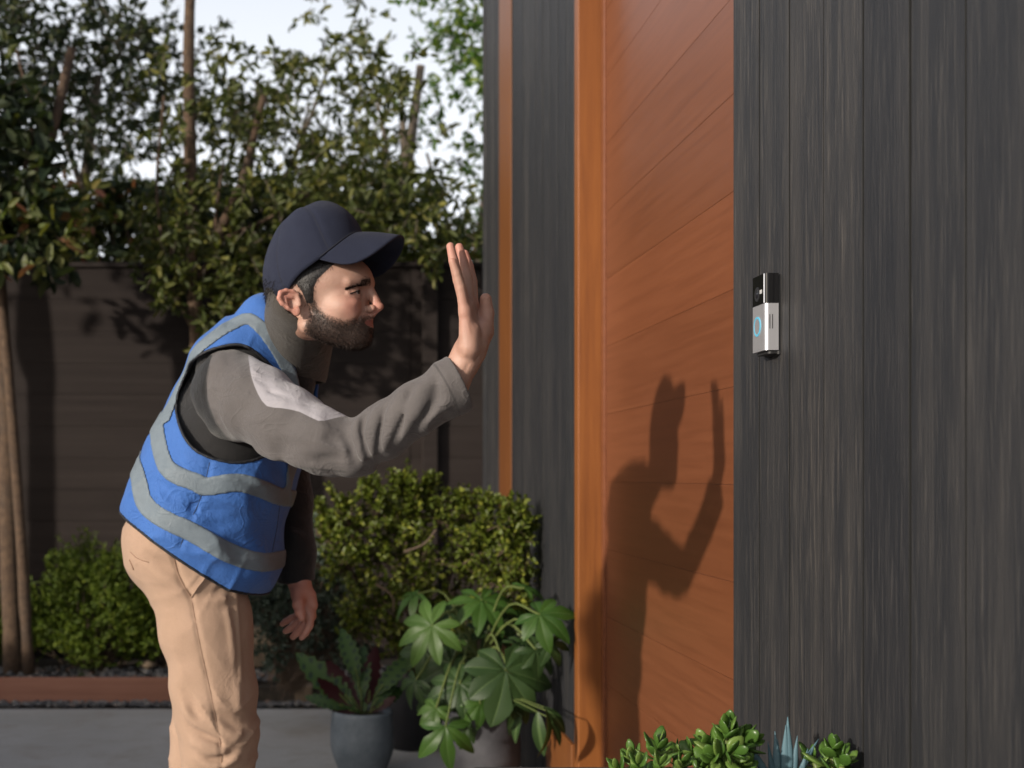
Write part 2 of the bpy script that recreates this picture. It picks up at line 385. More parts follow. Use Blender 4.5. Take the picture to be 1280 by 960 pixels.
for q in (0, 1):
    obj('vent_slot', mesh_np('vent_slot', *box(-.0005, .0005, -.0006, .0004, -.011, .011)), M['black_matt'], bell, loc=(-.0178 + q * .0042, -.031, hs * .62))
# ---------------------------------------------------------------- foliage helpers
def unit(a): return a / (np.linalg.norm(a, axis=-1, keepdims=True) + 1e-9)
def leaves_np(c, d, nrm, L, W, fold=.25):
    """c base points, d directions, nrm normals -> kite-shaped folded leaves (2 quads each)"""
    n = len(c); d = unit(d); s = unit(np.cross(d, nrm)); nn = np.cross(s, d)
    L = np.broadcast_to(L, n)[:, None]; W = np.broadcast_to(W, n)[:, None]
    V = np.stack([c, c + d * L * .35 + s * W * .5 + nn * W * fold, c + d * L * .78 + s * W * .36 + nn * W * fold * .6, c + d * L - nn * L * .12,
                  c + d * L * .78 - s * W * .36 + nn * W * fold * .6, c + d * L * .35 - s * W * .5 + nn * W * fold], 1)
    q = np.array([(0, 1, 2, 3), (0, 3, 4, 5)])
    Fc = (q[None] + np.arange(n)[:, None, None] * 6).reshape(-1, 4)
    return V.reshape(-1, 3), Fc
def rdir(n): return unit(rng.normal(size=(n, 3)))
def sprays(tips, dirs, per, length, L, W, up=.5, spread=.9):
    """leaves set along short twigs; returns leaf arrays"""
    n = len(tips); t = rng.uniform(0, 1, (n, per, 1))
    base = tips[:, None] + dirs[:, None] * t * length
    d = unit(dirs[:, None] * .6 + rdir(n * per).reshape(n, per, 3) * spread)
    nr = unit(rdir(n * per).reshape(n, per, 3) * .8 + np.array((-.3, -.4, up)))
    sz = rng.uniform(.6, 1.15, n * per)
    return leaves_np(base.reshape(-1, 3), d.reshape(-1, 3), nr.reshape(-1, 3), L * sz, W * sz)
def twigs_np(a, b, r):
    """many 3-sided straight twigs"""
    n = len(a); d = unit(b - a); u = unit(np.cross(d, rdir(n))); v = np.cross(d, u); V = np.zeros((n, 6, 3))
    for k in range(3):
        o = math.cos(2.094 * k) * u + math.sin(2.094 * k) * v; V[:, k] = a + o * r; V[:, 3 + k] = b + o * r * .4
    q = np.array([(0, 1, 4, 3), (1, 2, 5, 4), (2, 0, 3, 5)]); return V.reshape(-1, 3), (q[None] + np.arange(n)[:, None, None] * 6).reshape(-1, 4)
def merge_np(L):
    V = []; Fc = []; o = 0
    for v, f in L: V.append(v); Fc.append(f + o); o += len(v)
    return np.concatenate(V), np.concatenate(Fc)
def clumpy(n, lo, hi, nc, s, keep=None):
    """points gathered round nc clump centres in a box"""
    c = rng.uniform(lo, hi, (nc, 3)); i = rng.integers(0, nc, n)
    p = c[i] + rng.normal(size=(n, 3)) * (np.array(s) * rng.uniform(.5, 1.3, (nc, 1))[i])
    return p
def trunk_mesh(pts, r0, r1, n=10):
    pts = smooth_path(pts, 5); rr = np.linspace(r0, r1, len(pts)) * (1 + .06 * rng.normal(size=len(pts)))
    return tube(pts, rr, n)

def tree(name, base, label, cat, trunks, leaf, crown, group=None, barkm='bark', tw=None):
    t = thing(name, tuple(base), label, cat, group)
    for i, (pts, r0, r1) in enumerate(trunks):
        put(obj('trunk' if i == 0 else 'branch', mesh_np('trunk', *trunk_mesh(pts, r0, r1), smooth=True), M[barkm]), t)
    V, Fc = crown
    put(obj('crown', mesh_np('crown', V, Fc), M[leaf], kind='stuff'), t)
    if tw is not None: put(obj('twigs', mesh_np('twigs', *tw), M['bark_grey'], kind='stuff'), t)
    return t
def W3(*a): return P(*a)

# trees beyond the fence: each crown a cloud of sprays round clump centres, with sky showing between
def far_crown(x0, x1, z0, z1, y0, y1, n, nc, L, Wd, s=(.22, .25, .16), per=9, lean=0.):
    p = clumpy(n, (x0, y0, z0), (x1, y1, z1), nc, s); d = unit(rdir(n) + np.array((0, 0, -.1)))
    V, Fc = sprays(p, d, per, .16, L, Wd); tw = twigs_np(p, p + d * .2, .004)
    return V, Fc, tw
spec = [
    ('broadleaf_tree', -2.75, 8.2, (-3.6, -1.9, 2.2, 4.3), 'leaf_dark', 'dark leafy tree beyond the fence at the far left corner', 1150, 46),
    ('broadleaf_tree', -1.65, 8.8, (-2.4, -.9, 2.1, 4.6), 'leaf_dark', 'dark-leaved tree beyond the fence, second from the left, over the bare fence panel', 950, 40),
    ('broadleaf_tree', -.55, 9.0, (-1.3, .3, 2.1, 4.0), 'leaf_tree', 'olive-green tree beyond the fence, right behind the man with the cap', 800, 34),
    ('broadleaf_tree', .55, 8.6, (-.15, .55, 2.1, 3.5), 'leaf_tree', 'olive-green tree beyond the fence above the raised hand', 560, 26),
    ('broadleaf_tree', 1.2, 9.6, (.75, 2.2, 2.0, 4.7), 'leaf_bright', 'brighter green tree beyond the fence beside the house corner', 900, 36),
]
for nm, bx, by, (x0, x1, z0, z1), lf, lab, n, nc in spec:
    V, Fc, tw = far_crown(x0, x1, z0, z1, by - .6, by + .6, int(n * .85), nc, .066, .032)
    tr = [([(bx, by, -.06), (bx + .05, by, 1.2), (bx - .06, by, 2.4), (bx + .1, by, 3.8)], .075, .03)]
    for k in range(5):
        zz = rng.uniform(1.9, 3.0); e = (rng.uniform(x0, x1), by + rng.uniform(-.4, .4), zz + rng.uniform(.7, 1.3))
        tr.append(([(bx, by, zz), ((bx + e[0]) / 2, (by + e[1]) / 2, zz + .45), e], .028, .010))
    tree(nm, (bx, by, -.06), lab, 'tree', tr, lf, (V, Fc), 'trees beyond the fence', 'bark_grey', tw)
# hedge of low shrubs rising just above the fence top
for i, (x0, x1, lf, lab) in enumerate(((-2.35, -1.15, 'leaf_red', 'reddish-green shrub with pale bare stems showing over the fence at the left'),
                                   (-1.15, -.2, 'leaf_dark', 'dark shrub with thin pale stems showing over the middle of the fence'),
                                   (-.2, .95, 'leaf_tree', 'olive shrub showing over the fence beside the house corner'))):
    by = 7.25; n = 430; p = clumpy(n, (x0, by - .2, 1.95), (x1, by + .3, 2.62), 22, (.12, .12, .1)); d = unit(rdir(n) + np.array((0, 0, .4)))
    cr = sprays(p, d, 9, .13, .075, .034)
    tr = [([((x0 + x1) / 2, by, -.06), ((x0 + x1) / 2 + .05, by, 1.5), ((x0 + x1) / 2, by, 2.0)], .04, .02)]
    for k in range(12):
        a = rng.uniform(x0, x1); tr.append(([((x0 + x1) / 2 + (a - (x0 + x1) / 2) * .7, by - .1, 1.8), (a, by - .12, 2.1), (a + rng.uniform(-.12, .12), by - .15, 2.45)], .011, .005))
    tree('shrub', ((x0 + x1) / 2, by, -.06), lab, 'shrub', tr, lf, cr, 'shrubs behind the fence', 'bark', twigs_np(p, p + d * .12, .003))

# tree in the bed behind the man (trunk at 240px) with leaning limb and leaves hanging in front of the fence
Y0 = 6.35
pts = [P(250, 838, Y0), P(252, 620, Y0), P(246, 430, Y0), P(241, 330, Y0), P(238, 200, Y0), P(236, 60, Y0), P(240, -60, Y0)]
tr = [(pts, .040, .026), ([P(246, 420, Y0), P(228, 385, Y0 - .03), P(216, 360, Y0 - .06)], .014, .007),
      ([P(262, 330, Y0), P(283, 270, Y0), P(303, 225, Y0), P(330, 120, Y0)], .026, .018), ([P(244, 352, Y0), P(262, 330, Y0), P(275, 300, Y0)], .02, .02),
      ([P(206, 330, Y0), P(200, 280, Y0), P(196, 225, Y0), P(205, 120, Y0)], .010, .006), ([P(241, 345, Y0), P(222, 338, Y0), P(206, 328, Y0)], .012, .010),
      ([P(268, 300, Y0), P(272, 250, Y0), P(280, 200, Y0)], .010, .006), ([P(275, 300, Y0), P(310, 285, Y0), P(345, 268, Y0), P(400, 235, Y0)], .012, .007)]
tips = []
def cloud(px0, px1, py0, py1, n, y=Y0, s=.3):
    q = np.stack([rng.uniform(px0, px1, n), rng.uniform(py0, py1, n)], 1); yy = y + rng.uniform(-s, s * .6, n)
    return np.array([P(a, b, c) for (a, b), c in zip(q, yy)])
tips = np.concatenate([cloud(195, 235, 330, 375, 26), cloud(262, 330, 330, 372, 34), cloud(255, 300, 370, 425, 26), cloud(170, 330, 250, 345, 85), cloud(300, 560, 225, 312, 80), cloud(200, 520, 60, 240, 105), cloud(490, 600, 245, 335, 34, 6.5, .15)])
d = unit(rdir(len(tips)) + np.array((0, -.2, -.25)))
cr = sprays(tips, d, 12, .13, .062, .023, .3)
tree('small_tree', pts[0], 'slim tree growing in the bed directly behind the man, its leaves hanging before the fence', 'tree', tr, 'leaf_tree', cr, None, 'bark', twigs_np(tips, tips + d * .14, .003))
# two stems at the far left
Y1 = 6.15
cl = cloud(-40, 60, 100, 330, 110, Y1, .3); dd = unit(rdir(len(cl)) + np.array((0, -.2, -.5)))
tree('slender_tree', P(12, 838, Y1), 'slim straight trunk at the left edge of the photo, standing in the bed', 'tree',
     [([P(18, 842, Y1), P(12, 700, Y1), P(8, 500, Y1), P(-2, 330, Y1), P(10, 260, Y1), P(55, 200, Y1), P(90, 60, Y1)], .052, .022), ([P(2, 350, Y1), P(-30, 240, Y1), P(-60, 60, Y1)], .025, .012), ([P(16, 262, Y1), P(40, 160, Y1), P(20, 60, Y1)], .014, .006)],
     'leaf_dark', sprays(cl, dd, 9, .14, .11, .05, .3), None, 'bark', twigs_np(cl, cl + dd * .14, .003))
cl = cloud(-30, 110, 240, 335, 26, 6.0, .2); dd = unit(rdir(len(cl)) + np.array((0, -.2, -.6)))
tree('leaning_tree', P(36, 840, 6.05), 'thin brown leaning stem just right of the slim trunk at the left edge', 'tree',
     [([P(36, 842, 6.05), P(28, 700, 6.05), P(15, 520, 6.05), P(4, 400, 6.05), P(-14, 250, 6.05)], .028, .02), ([P(-14, 250, 6.05), P(20, 240, 6.0), P(50, 262, 5.95)], .008, .004)],
     'leaf_red', sprays(cl, dd, 6, .12, .10, .04, .3), None, 'bark', None)
# the tree just outside the frame whose trunk throws its shade on the fence
xs = -2.13
cl = rng.normal(size=(200, 3)) * (.45, .4, .35) + (xs - .4, 6.0, 3.1); dd = unit(rdir(200) + np.array((0, 0, -.3)))
tree('street_tree', (xs, 6.3, .07), 'tree just outside the left edge of the photo, its shade falling on the fence', 'tree',
     [([(xs, 6.3, .05), (xs + .01, 6.3, 1.2), (xs - .02, 6.3, 2.15), (xs - .3, 6.2, 3.0)], .052, .04), ([(xs, 6.3, 1.7), (xs - .12, 6.28, 1.95), (xs - .2, 6.2, 2.6)], .03, .015)],
     'leaf_dark', sprays(cl, dd, 8, .14, .09, .04), None, 'bark', None)

hg = thing('added_shade_hedge', (-3.2, 3.4, 0), 'unseen hedge added left of the view to shade the patio and pots', 'hedge')  # hedge added out of view to throw shade over patio and pots
n = 4200; yy = rng.uniform(1.25, 5.5, n); hh = np.interp(yy, [1.0, 2.0, 3.6, 4.2, 5.5], [1.7, 1.75, 1.5, .8, .6]); p = np.stack([rng.uniform(-3.5, -3.0, n), yy, hh * (1 - rng.uniform(0, 1, n) ** 1.6)], 1); d = rdir(n)
put(obj('foliage', mesh_np('foliage', *sprays(p, d, 7, .12, .07, .045)), M['leaf_dark'], kind='stuff'), hg)
put(obj('stem', mesh_np('stem', *twigs_np(p * (1, 1, 0) + (0, 0, -.05), p, .006)), M['stem_brown'], kind='stuff'), hg)
# ---------------------------------------------------------------- green mounds in the bed
def mound(cx, cy, rx, ry, h, n, label):
    base = .07
    t = thing('juniper_mound', (cx, cy, base), label, 'shrub', 'green mounds in the bed')
    nc = 90; a = rng.uniform(0, 6.28, nc); rr = np.sqrt(rng.uniform(0, 1, nc)) * .95
    cc = np.stack([cx + rr * np.cos(a) * rx, cy + rr * np.sin(a) * ry, base + h * np.sqrt(np.maximum(0, 1 - rr ** 2)) * rng.uniform(.45, 1., nc)], 1)
    i = rng.integers(0, nc, n); off = rng.normal(size=(n, 3)) * (.035, .035, .04); p = cc[i] + off; p[:, 2] = np.maximum(p[:, 2], base + .01)
    d = unit(unit(off + 1e-4) * .5 + rdir(n) * .5 + np.array((0, -.1, .9)))
    put(obj('foliage', mesh_np('foliage', *sprays(p, d, 6, .045, .026, .009, .6, .8)), M['leaf_juniper'], kind='stuff'), t)
    b0 = np.tile((cx, cy, base), (nc, 1)) + rng.normal(size=(nc, 3)) * (.05, .05, 0)
    put(obj('stem', mesh_np('stem', *twigs_np(b0, cc, .005)), M['stem_brown'], kind='stuff'), t)
mound(-1.13, 6.35, .36, .27, .62, 3600, 'left green fine-leaved mound in front of the fence shade')
mound(-.72, 6.40, .30, .25, .55, 3000, 'right green fine-leaved mound beside the back of the man')
mound(-1.9, 6.45, .34, .25, .5, 1200, 'green fine-leaved mound at the left edge behind the slim trunk')

# ---------------------------------------------------------------- pots and their plants
def pot(name, x, y, prof, m, label, soil_z, soil_r, group='pots by the house wall'):
    t = thing(name, (x, y, 0), label, 'plant pot', group)
    obj('pot_body', mesh_np('pot_body', *lathe(prof, 48), smooth=True), m, t)
    obj('potting_soil', mesh_np('potting_soil', *lathe([(soil_r, soil_z - .02), (soil_r, soil_z), (soil_r * .5, soil_z + .006), (.001, soil_z + .008)], 24)), M['soil'], t)
    return t
def round_prof(r, h, foot=.62, rim=.88, wall=.012):
    p = []
    for i in range(17):
        t = i / 16; rr = foot + (1 - foot) * math.sin(min(1, t / .55) * math.pi / 2) if t < .55 else 1 - (1 - rim) * ((t - .55) / .45) ** 1.8
        p.append((r * rr, h * t))
    p += [(r * rim - wall * .3, h + .003), (r * rim - wall, h), (r * rim - wall * 1.2, h - .06)]
    return p
GX = P(453, 0, 4.5)[0]
pot('glazed_pot', GX, 4.5, round_prof(.113, .222, .66, .95), M['pot_grey'], 'round blue-grey glazed pot holding the striped plant', .205, .098)
pot('black_pot', P(517, 0, 4.95)[0], 4.95, round_prof(.115, .30, .8, .98), M['pot_black'], 'black pot standing between the two grey pots, holding the round-leaved bush', .28, .10)
FX = P(604, 0, 4.05)[0]
pot('tall_pot', FX, 4.05, round_prof(.118, .305, .72, .93), M['pot_dark'], 'dark grey tapered pot holding the large palmate-leaved plant by the wall', .285, .10)

# bush with small round leaves
bx, by = P(520, 0, 4.95)[0], 4.95
bush = thing('boxwood_bush', (bx, by, .28), 'yellow-green small-leaved bush behind the pots, beneath the raised arm', 'bush')
lob = [(440, 650, 38), (480, 630, 30), (515, 612, 20), (550, 640, 30), (585, 650, 30), (612, 660, 24), (645, 668, 22), (642, 638, 10), (430, 700, 38), (480, 690, 40), (530, 690, 36), (580, 700, 30), (625, 715, 30), (650, 720, 20), (470, 750, 42), (520, 755, 40), (565, 755, 34), (450, 780, 26), (500, 800, 30), (545, 810, 30), (590, 780, 26), (515, 625, 18), (500, 655, 24), (600, 680, 20), (412, 660, 18), (640, 760, 18), (652, 650, 9), (646, 690, 12), (656, 668, 7), (498, 606, 10), (536, 606, 9), (578, 626, 9), (428, 634, 11), (462, 612, 9), (612, 634, 8), (402, 640, 8), (634, 650, 9)]
tips = []; dr = []
for px, py, r in lob:
    yy = 4.85 if px < 590 else (4.5 if px < 635 else 4.18); c = P(px, py, yy); rr = r * .82 * yy / F; n = int(8 + r * 1.1)
    v = unit(rng.normal(size=(n, 3))) * rng.uniform(.35, 1.5, (n, 1)) * rr * (1, 1.15, 1); tips.append(c + v); dr.append(unit(v + np.array((0, -.02, .03))))
tips = np.concatenate(tips); dr = np.concatenate(dr)
put(obj('foliage', mesh_np('foliage', *sprays(tips - dr * .045, dr, 15, .085, .023, .0135, .7, .7)), M['leaf_box'], kind='stuff'), bush)
put(obj('twigs', mesh_np('twigs', *twigs_np(tips - dr * .1 + rdir(len(tips)) * .015, tips + dr * .03, .0025)), M['stem_brown'], kind='stuff'), bush)
for px, py, r in lob[::2]:
    e = P(px, py, 4.85); put(obj('branch', mesh_np('branch', *trunk_mesh([(bx, by, .27), (bx * .6 + e[0] * .4, by, .27 + (e[2] - .27) * .35), e], .011, .004, 6)), M['stem_brown']), bush)
for pp in ([(470, 730), (490, 745), (492, 765)], [(505, 690), (530, 680), (545, 662)]):
    put(obj('branch', mesh_np('branch', *trunk_mesh([P(a, b, 4.66) for a, b in pp], .005, .003, 6)), M['stem_brown']), bush)
# grey-green bush behind the hanging hand
sg = thing('grey_bush', P(365, 845, 5.3), 'dull grey-green bush behind the hanging left hand of the man', 'bush')
lob = [(350, 770, 34), (385, 745, 30), (400, 700, 30), (405, 670, 18), (360, 735, 24), (420, 760, 34), (395, 800, 26), (345, 810, 20), (430, 810, 24), (330, 745, 18), (425, 720, 26)]
tips = []; dr = []
for px, py, r in lob:
    c = P(px, py, 5.3); rr = r * 5.3 / F; n = int(15 + r * 1.8); v = unit(rng.normal(size=(n, 3))) * rng.uniform(.3, 1.1, (n, 1)) * rr; tips.append(c + v); dr.append(unit(v + np.array((0, -.02, .0))))
tips = np.concatenate(tips); dr = np.concatenate(dr)
put(obj('foliage', mesh_np('foliage', *sprays(tips, dr, 14, .06, .024, .010, .5, .8)), M['leaf_sage'], kind='stuff'), sg)
put(obj('twigs', mesh_np('twigs', *twigs_np(np.tile(P(365, 850, 5.3), (len(tips), 1)) + rng.normal(size=tips.shape) * .03, tips, .002)), M['stem_brown'], kind='stuff'), sg)

# palmate leaves (fatsia)
def fatsia_mesh(lobes=8, depth=.42, wid=1., droop=.25, seed=0, spreadA=290):
    """palmate leaf: each lobe a folded strip from the centre, its width held in its wedge up to the notch"""
    r_ = random.Random(seed); V = []; Fc = []; vein = []
    A0 = R(90 - spreadA / 2); step = R(spreadA) / (lobes - 1); h = step / 2
    for i in range(lobes):
        a = A0 + step * i + r_.uniform(-.03, .03); ln = (1 - .36 * abs((i - (lobes - 1) / 2) / ((lobes - 1) / 2)) ** 1.6) * r_.uniform(.9, 1.06)
        wm = .60 * math.tan(h) * wid * r_.uniform(.92, 1.08); bend = r_.uniform(-.10, .10); ph = r_.uniform(0, 6); cu = r_.uniform(.7, 1.4)
        T = [.02, .12, .24, .36, .46, .56, .66, .76, .86, .94, 1.]; o = len(V)
        for t in T:
            dd = depth / ln
            prof = wm * ((1 - t) / .42) ** .6 if t > .58 else wm * (.74 + .26 * max(0, (t - dd) / max(.05, .58 - dd)))
            w_ = min(t * math.tan(h) * 1.02, prof); aa = a + bend * t * t
            for s_ in (-1, -.5, -.07, 0, .07, .5, 1):
                x = t * ln * math.cos(aa) - s_ * w_ * ln * math.sin(aa); y = t * ln * math.sin(aa) + s_ * w_ * ln * math.cos(aa); r2 = x * x + y * y
                z = -droop * cu * r2 * (1 + .5 * r2) + .28 * abs(s_) * w_ - .10 * w_ * s_ * s_ + .012 * math.sin(9 * t + ph + s_ * 2) * abs(s_)
                V.append((x, y, z)); vein.append(1. if s_ == 0 else (.25 if abs(s_) < .1 else 0.))
        for j in range(len(T) - 1):
            for q in range(6): k = o + j * 7 + q; Fc.append((k, k + 7, k + 8, k + 1))
    return mesh_np('leaf', V, Fc, True, {'vein': vein})
fm = [fatsia_mesh(8, .33, .92, .3, 1), fatsia_mesh(7, .40, 1.05, .42, 2, 270), fatsia_mesh(9, .48, 1.2, .25, 3, 300), fatsia_mesh(5, .38, .85, .5, 4, 190), fatsia_mesh(8, .58, 1.36, .26, 5, 300)]
def orient(normal, tipdir):
    n = Vector(normal).normalized(); t = Vector(tipdir); t = (t - n * t.dot(n)).normalized(); x = t.cross(n)
    return Matrix((x, t, n)).transposed().to_euler()
fat = thing('fatsia_plant', (FX, 4.05, .285), 'large plant with glossy palmate leaves in the tall dark pot by the wall', 'plant')
crownp = P(600, 790, 4.1)
fl = [ # px, py, Y, radius px, mesh, mat, normal, tip direction
    (540, 782, 3.95, 52, 0, 'leaf_fatsia_pale', (-.35, -.8, .45), (-.6, 0, -.5)), (602, 750, 4.05, 50, 0, 'leaf_fatsia', (.0, -.55, .8), (.1, -.6, -.3)),
    (674, 768, 3.6, 44, 1, 'leaf_fatsia', (-.2, -.6, .6), (.7, -.2, -.6)), (632, 838, 3.75, 60, 4, 'leaf_fatsia_dark', (.05, -.85, .5), (.15, -.3, -.9)),
    (575, 855, 3.9, 44, 2, 'leaf_fatsia_dark', (-.2, -.7, .5), (-.5, -.2, -.8)), (557, 908, 3.7, 48, 3, 'leaf_fatsia', (-.1, -.85, .4), (.05, -.2, -.95)),
    (545, 885, 3.85, 26, 1, 'leaf_fatsia_pale', (-.2, -.7, .6), (-.6, -.3, -.3)), (522, 742, 4.1, 34, 3, 'leaf_fatsia', (-.2, -.35, .9), (-.9, -.2, -.2)),
    (655, 800, 4.0, 34, 1, 'leaf_fatsia_dark', (.3, -.6, .6), (.6, -.1, -.7)), (520, 850, 4.0, 34, 3, 'leaf_fatsia_dark', (-.5, -.6, .4), (-.6, 0, -.8)),
    (585, 805, 4.15, 30, 1, 'leaf_fatsia_pale', (-.1, -.7, .7), (-.2, -.4, .6)), (600, 880, 3.8, 28, 1, 'leaf_fatsia', (.1, -.8, .4), (.0, -.2, -.9)),
    (640, 765, 4.15, 34, 2, 'leaf_fatsia', (.0, -.5, .8), (.7, .1, .1)), (565, 830, 4.1, 40, 2, 'leaf_fatsia_dark', (-.1, -.8, .4), (-.4, -.1, -.9)),
    (688, 802, 3.6, 30, 3, 'leaf_fatsia_dark', (.0, -.8, .3), (.4, 0, -.9)), (615, 790, 4.1, 36, 2, 'leaf_fatsia_dark', (.2, -.6, .5), (.2, -.2, .8)),
    (648, 872, 3.8, 34, 2, 'leaf_fatsia_dark', (.3, -.8, .3), (.4, 0, -.9)), (585, 905, 3.95, 30, 1, 'leaf_fatsia_dark', (-.1, -.8, .3), (-.2, 0, -.9)), (655, 735, 3.8, 30, 3, 'leaf_fatsia', (.1, -.5, .8), (.5, .1, .5)), (530, 812, 4.15, 34, 2, 'leaf_fatsia_dark', (-.3, -.7, .4), (-.7, 0, -.6)), (625, 775, 4.1, 34, 2, 'leaf_fatsia_dark', (.1, -.7, .5), (.3, 0, .6)), (670, 812, 3.75, 34, 1, 'leaf_fatsia_dark', (.2, -.7, .4), (.6, 0, -.6)), (560, 768, 4.15, 28, 2, 'leaf_fatsia_dark', (0, -.6, .6), (-.3, 0, .8)),
    (550, 870, 4.1, 36, 2, 'leaf_fatsia_dark', (-.3, -.8, .2), (-.3, 0, -.9))]
def leafobj(nm, me, m, parent, p, e, s):
    o = bpy.data.objects.new(nm, me); C.objects.link(o); o.parent = parent; o.location = Vector(p) - parent.location; o.rotation_euler = e; o.scale = (s,) * 3
    if not me.materials: me.materials.append(None)
    o.material_slots[0].link = 'OBJECT'; o.material_slots[0].material = m; return o
for px, py, Y, r, k, mm, nn, td in fl:
    p = P(px, py, Y); p[0] = min(p[0], WX - .035); leafobj('leaf', fm[k], M[mm], fat, p, orient(nn, td), 1.12 * r * Y / F)
    q = crownp + (p - crownp) * .1; mid = (q + p) / 2 + np.array((0, .03, .05))
    put(obj('petiole', mesh_np('petiole', *tube(smooth_path([(FX, 4.08, .285 + .1), q - (0, 0, .06), mid, p], 4), .0035, 6)), M['stem_green']), fat)
for dx in (0, .03): put(obj('stem', mesh_np('stem', *tube(smooth_path([(FX + dx, 4.07, .28), (FX + dx * 2, 4.1, .42), crownp + (dx, 0, 0)], 5), .009, 8)), M['stem_brown']), fat)
def lance(droop=.5, fold=.12, w=.30, n=8, wav=0., pat=False, seed=0):
    r_ = random.Random(seed); V = []; Fc = []; vein = []; pt_ = []
    nn = n
    for i in range(nn + 1):
        t = i / nn; ww = w * math.sin(math.pi * min(1, t * .97 + .03)) ** .75 * (1 + wav * (1 if i % 2 else -1)) * .5
        z = -droop * t * t + .1 * t; y = t - .2 * droop * t * t
        for j, s in enumerate((-1, -.55, 0, .55, 1)):
            V.append((s * ww, y, z + fold * abs(s) * ww * 2 + (wav * .12 * (1 if i % 2 else -1) if abs(s) == 1 else 0))); vein.append(1. if s == 0 else 0.)
            pt_.append((1. if (i % 2 and abs(s) == .55) else 0.) if pat else 0.)
    for i in range(nn):
        for j in range(4): a = i * 5 + j; Fc.append((a, a + 1, a + 6, a + 5))
    return mesh_np('leaf', V, Fc, True, {'vein': vein, 'pat': pt_})
lm = [lance(.5), lance(.9)]
for px, py, Y, ln, nn, td in ((652, 895, 3.75, 40, (-.6, -.7, .3), (-.5, -.2, -.6)), (672, 890, 3.5, 60, (-.3, -.8, .2), (.05, -.2, -1)), (680, 884, 3.55, 48, (.2, -.8, .4), (.7, -.1, -.6)), (682, 888, 3.45, 64, (.8, -.5, .2), (.35, -.2, -.9)), (684, 896, 3.55, 42, (.3, -.7, .5), (.5, -.1, -.9)), (640, 880, 3.9, 40, (0, -.8, .5), (-.1, -.2, -.9))):
    p = P(px, py, Y); p[0] = min(p[0], WX - .05); leafobj('leaf', lm[0], M['leaf_fatsia_dark'], fat, p, orient(nn, td), ln * Y / F)
    put(obj('petiole', mesh_np('petiole', *tube(smooth_path([(FX + .03, 4.07, .29), (p + (FX, 4.07, .33)) / 2 + (0, 0, .02), p], 4), .0018, 6)), M['stem_green']), fat)

# striped, wavy-edged leaves in the blue-grey pot
cal = thing('striped_plant', (GX, 4.5, .205), 'striped wavy-leaved plant with dark red undersides in the blue-grey pot', 'plant')
cm = lance(.25, .05, .30, 14, .16, True, 3)
for tx, ty, bxp, byp, flip in ((378, 815, 440, 885, 0), (432, 792, 448, 850, 0), (446, 812, 452, 875, 0), (392, 868, 435, 885, 0), (506, 818, 470, 868, 0), (507, 858, 470, 885, 0), (416, 832, 448, 884, 1), (396, 852, 440, 882, 1), (468, 812, 460, 880, 1), (495, 845, 465, 882, 0), (425, 870, 450, 890, 0), (462, 868, 455, 890, 0), (488, 872, 462, 890, 1), (410, 880, 445, 890, 1), (400, 832, 442, 880, 0), (448, 840, 452, 888, 1)):
    Yt = 4.5 + random.uniform(-.1, .06); a = P(bxp, byp, 4.47); b = P(tx, ty, Yt); dv = b - a; L_ = np.linalg.norm(dv)
    nn = np.array((random.uniform(-.3, .3), -1., .35)); nn = -nn if flip else nn
    leafobj('leaf', cm, M['leaf_cal'], cal, a, orient(nn, dv), L_ * 1.12)
    put(obj('petiole', mesh_np('petiole', *tube([(GX + (a[0] - GX) * .5, 4.5, .2), a + (0, .004, 0), a + dv * .25], .0028, 6)), M['stem_green']), cal)

# ---------------------------------------------------------------- planter with succulents close to the camera
pl = thing('planter_box', (.52, 1.72, 0), 'dark planter box low in front of the door, its succulents reaching into the picture', 'planter')
ZP = .615
for nm, b in (('side_panel', (.22, .70, 1.53, 1.555, 0, ZP)), ('side_panel', (.22, .70, 1.885, 1.91, 0, ZP)), ('end_panel', (.22, .245, 1.557, 1.883, 0, ZP - .002)), ('end_panel', (.676, .70, 1.557, 1.883, 0, ZP - .002))):
    put(obj(nm, mesh_np(nm, *box(*b, .003)), M['planter']), pl)
put(obj('potting_soil', mesh_np('potting_soil', *box(.246, .675, 1.556, 1.884, .4, ZP - .03)), M['soil']), pl)
def jade_leaf(th=.22, w=.5, taper=False):
    V = []; Fc = []; n = 8; m = 5
    for i in range(m + 1):
        t = i / m; ww = w * .5 * math.sin(math.pi * (.06 + .9 * t ** 1.25)) + .03
        if taper: ww = w * .5 * (.75 + .5 * math.sin(math.pi * min(1, t * 1.3))) * (1 - t) ** .55 + .006
        hh = ww * th * 2
        for k in range(n):
            a = 2 * math.pi * k / n; V.append((ww * math.cos(a), t, hh * math.sin(a) * .6 + .12 * t * t))
    for i in range(m):
        for k in range(n): Fc.append((i * n + k, i * n + (k + 1) % n, (i + 1) * n + (k + 1) % n, (i + 1) * n + k))
    Fc += [tuple(range(n))[::-1], tuple(m * n + k for k in range(n))]
    return mesh_np('leaf', V, Fc, True)
jm = jade_leaf(.2, .62); jm2 = jade_leaf(.2, .5); ck = jade_leaf(.45, .17, True)
def rosette(parent, c, n, size, axis=(0, -.2, 1), mesh=jm, m='leaf_jade', spread=1.):
    ax = Vector(axis).normalized()
    for i in range(n):
        a = i * 2.4; t = i / n; el = .15 + 1.15 * t
        u = ax.orthogonal().normalized(); v = ax.cross(u)
        out = (u * math.cos(a) + v * math.sin(a)); d = (out * math.cos(el) * spread + ax * math.sin(el)).normalized(); nr = (ax * math.cos(el) - out * math.sin(el))
        p = Vector(c) + ax * (t - .6) * size * .75 + Vector([random.uniform(-1, 1) for _ in range(3)]) * size * .06
        leafobj('leaf', mesh, M[m], parent, p, orient(nr, d), size * (1.05 - .45 * t) * random.uniform(.85, 1.1))
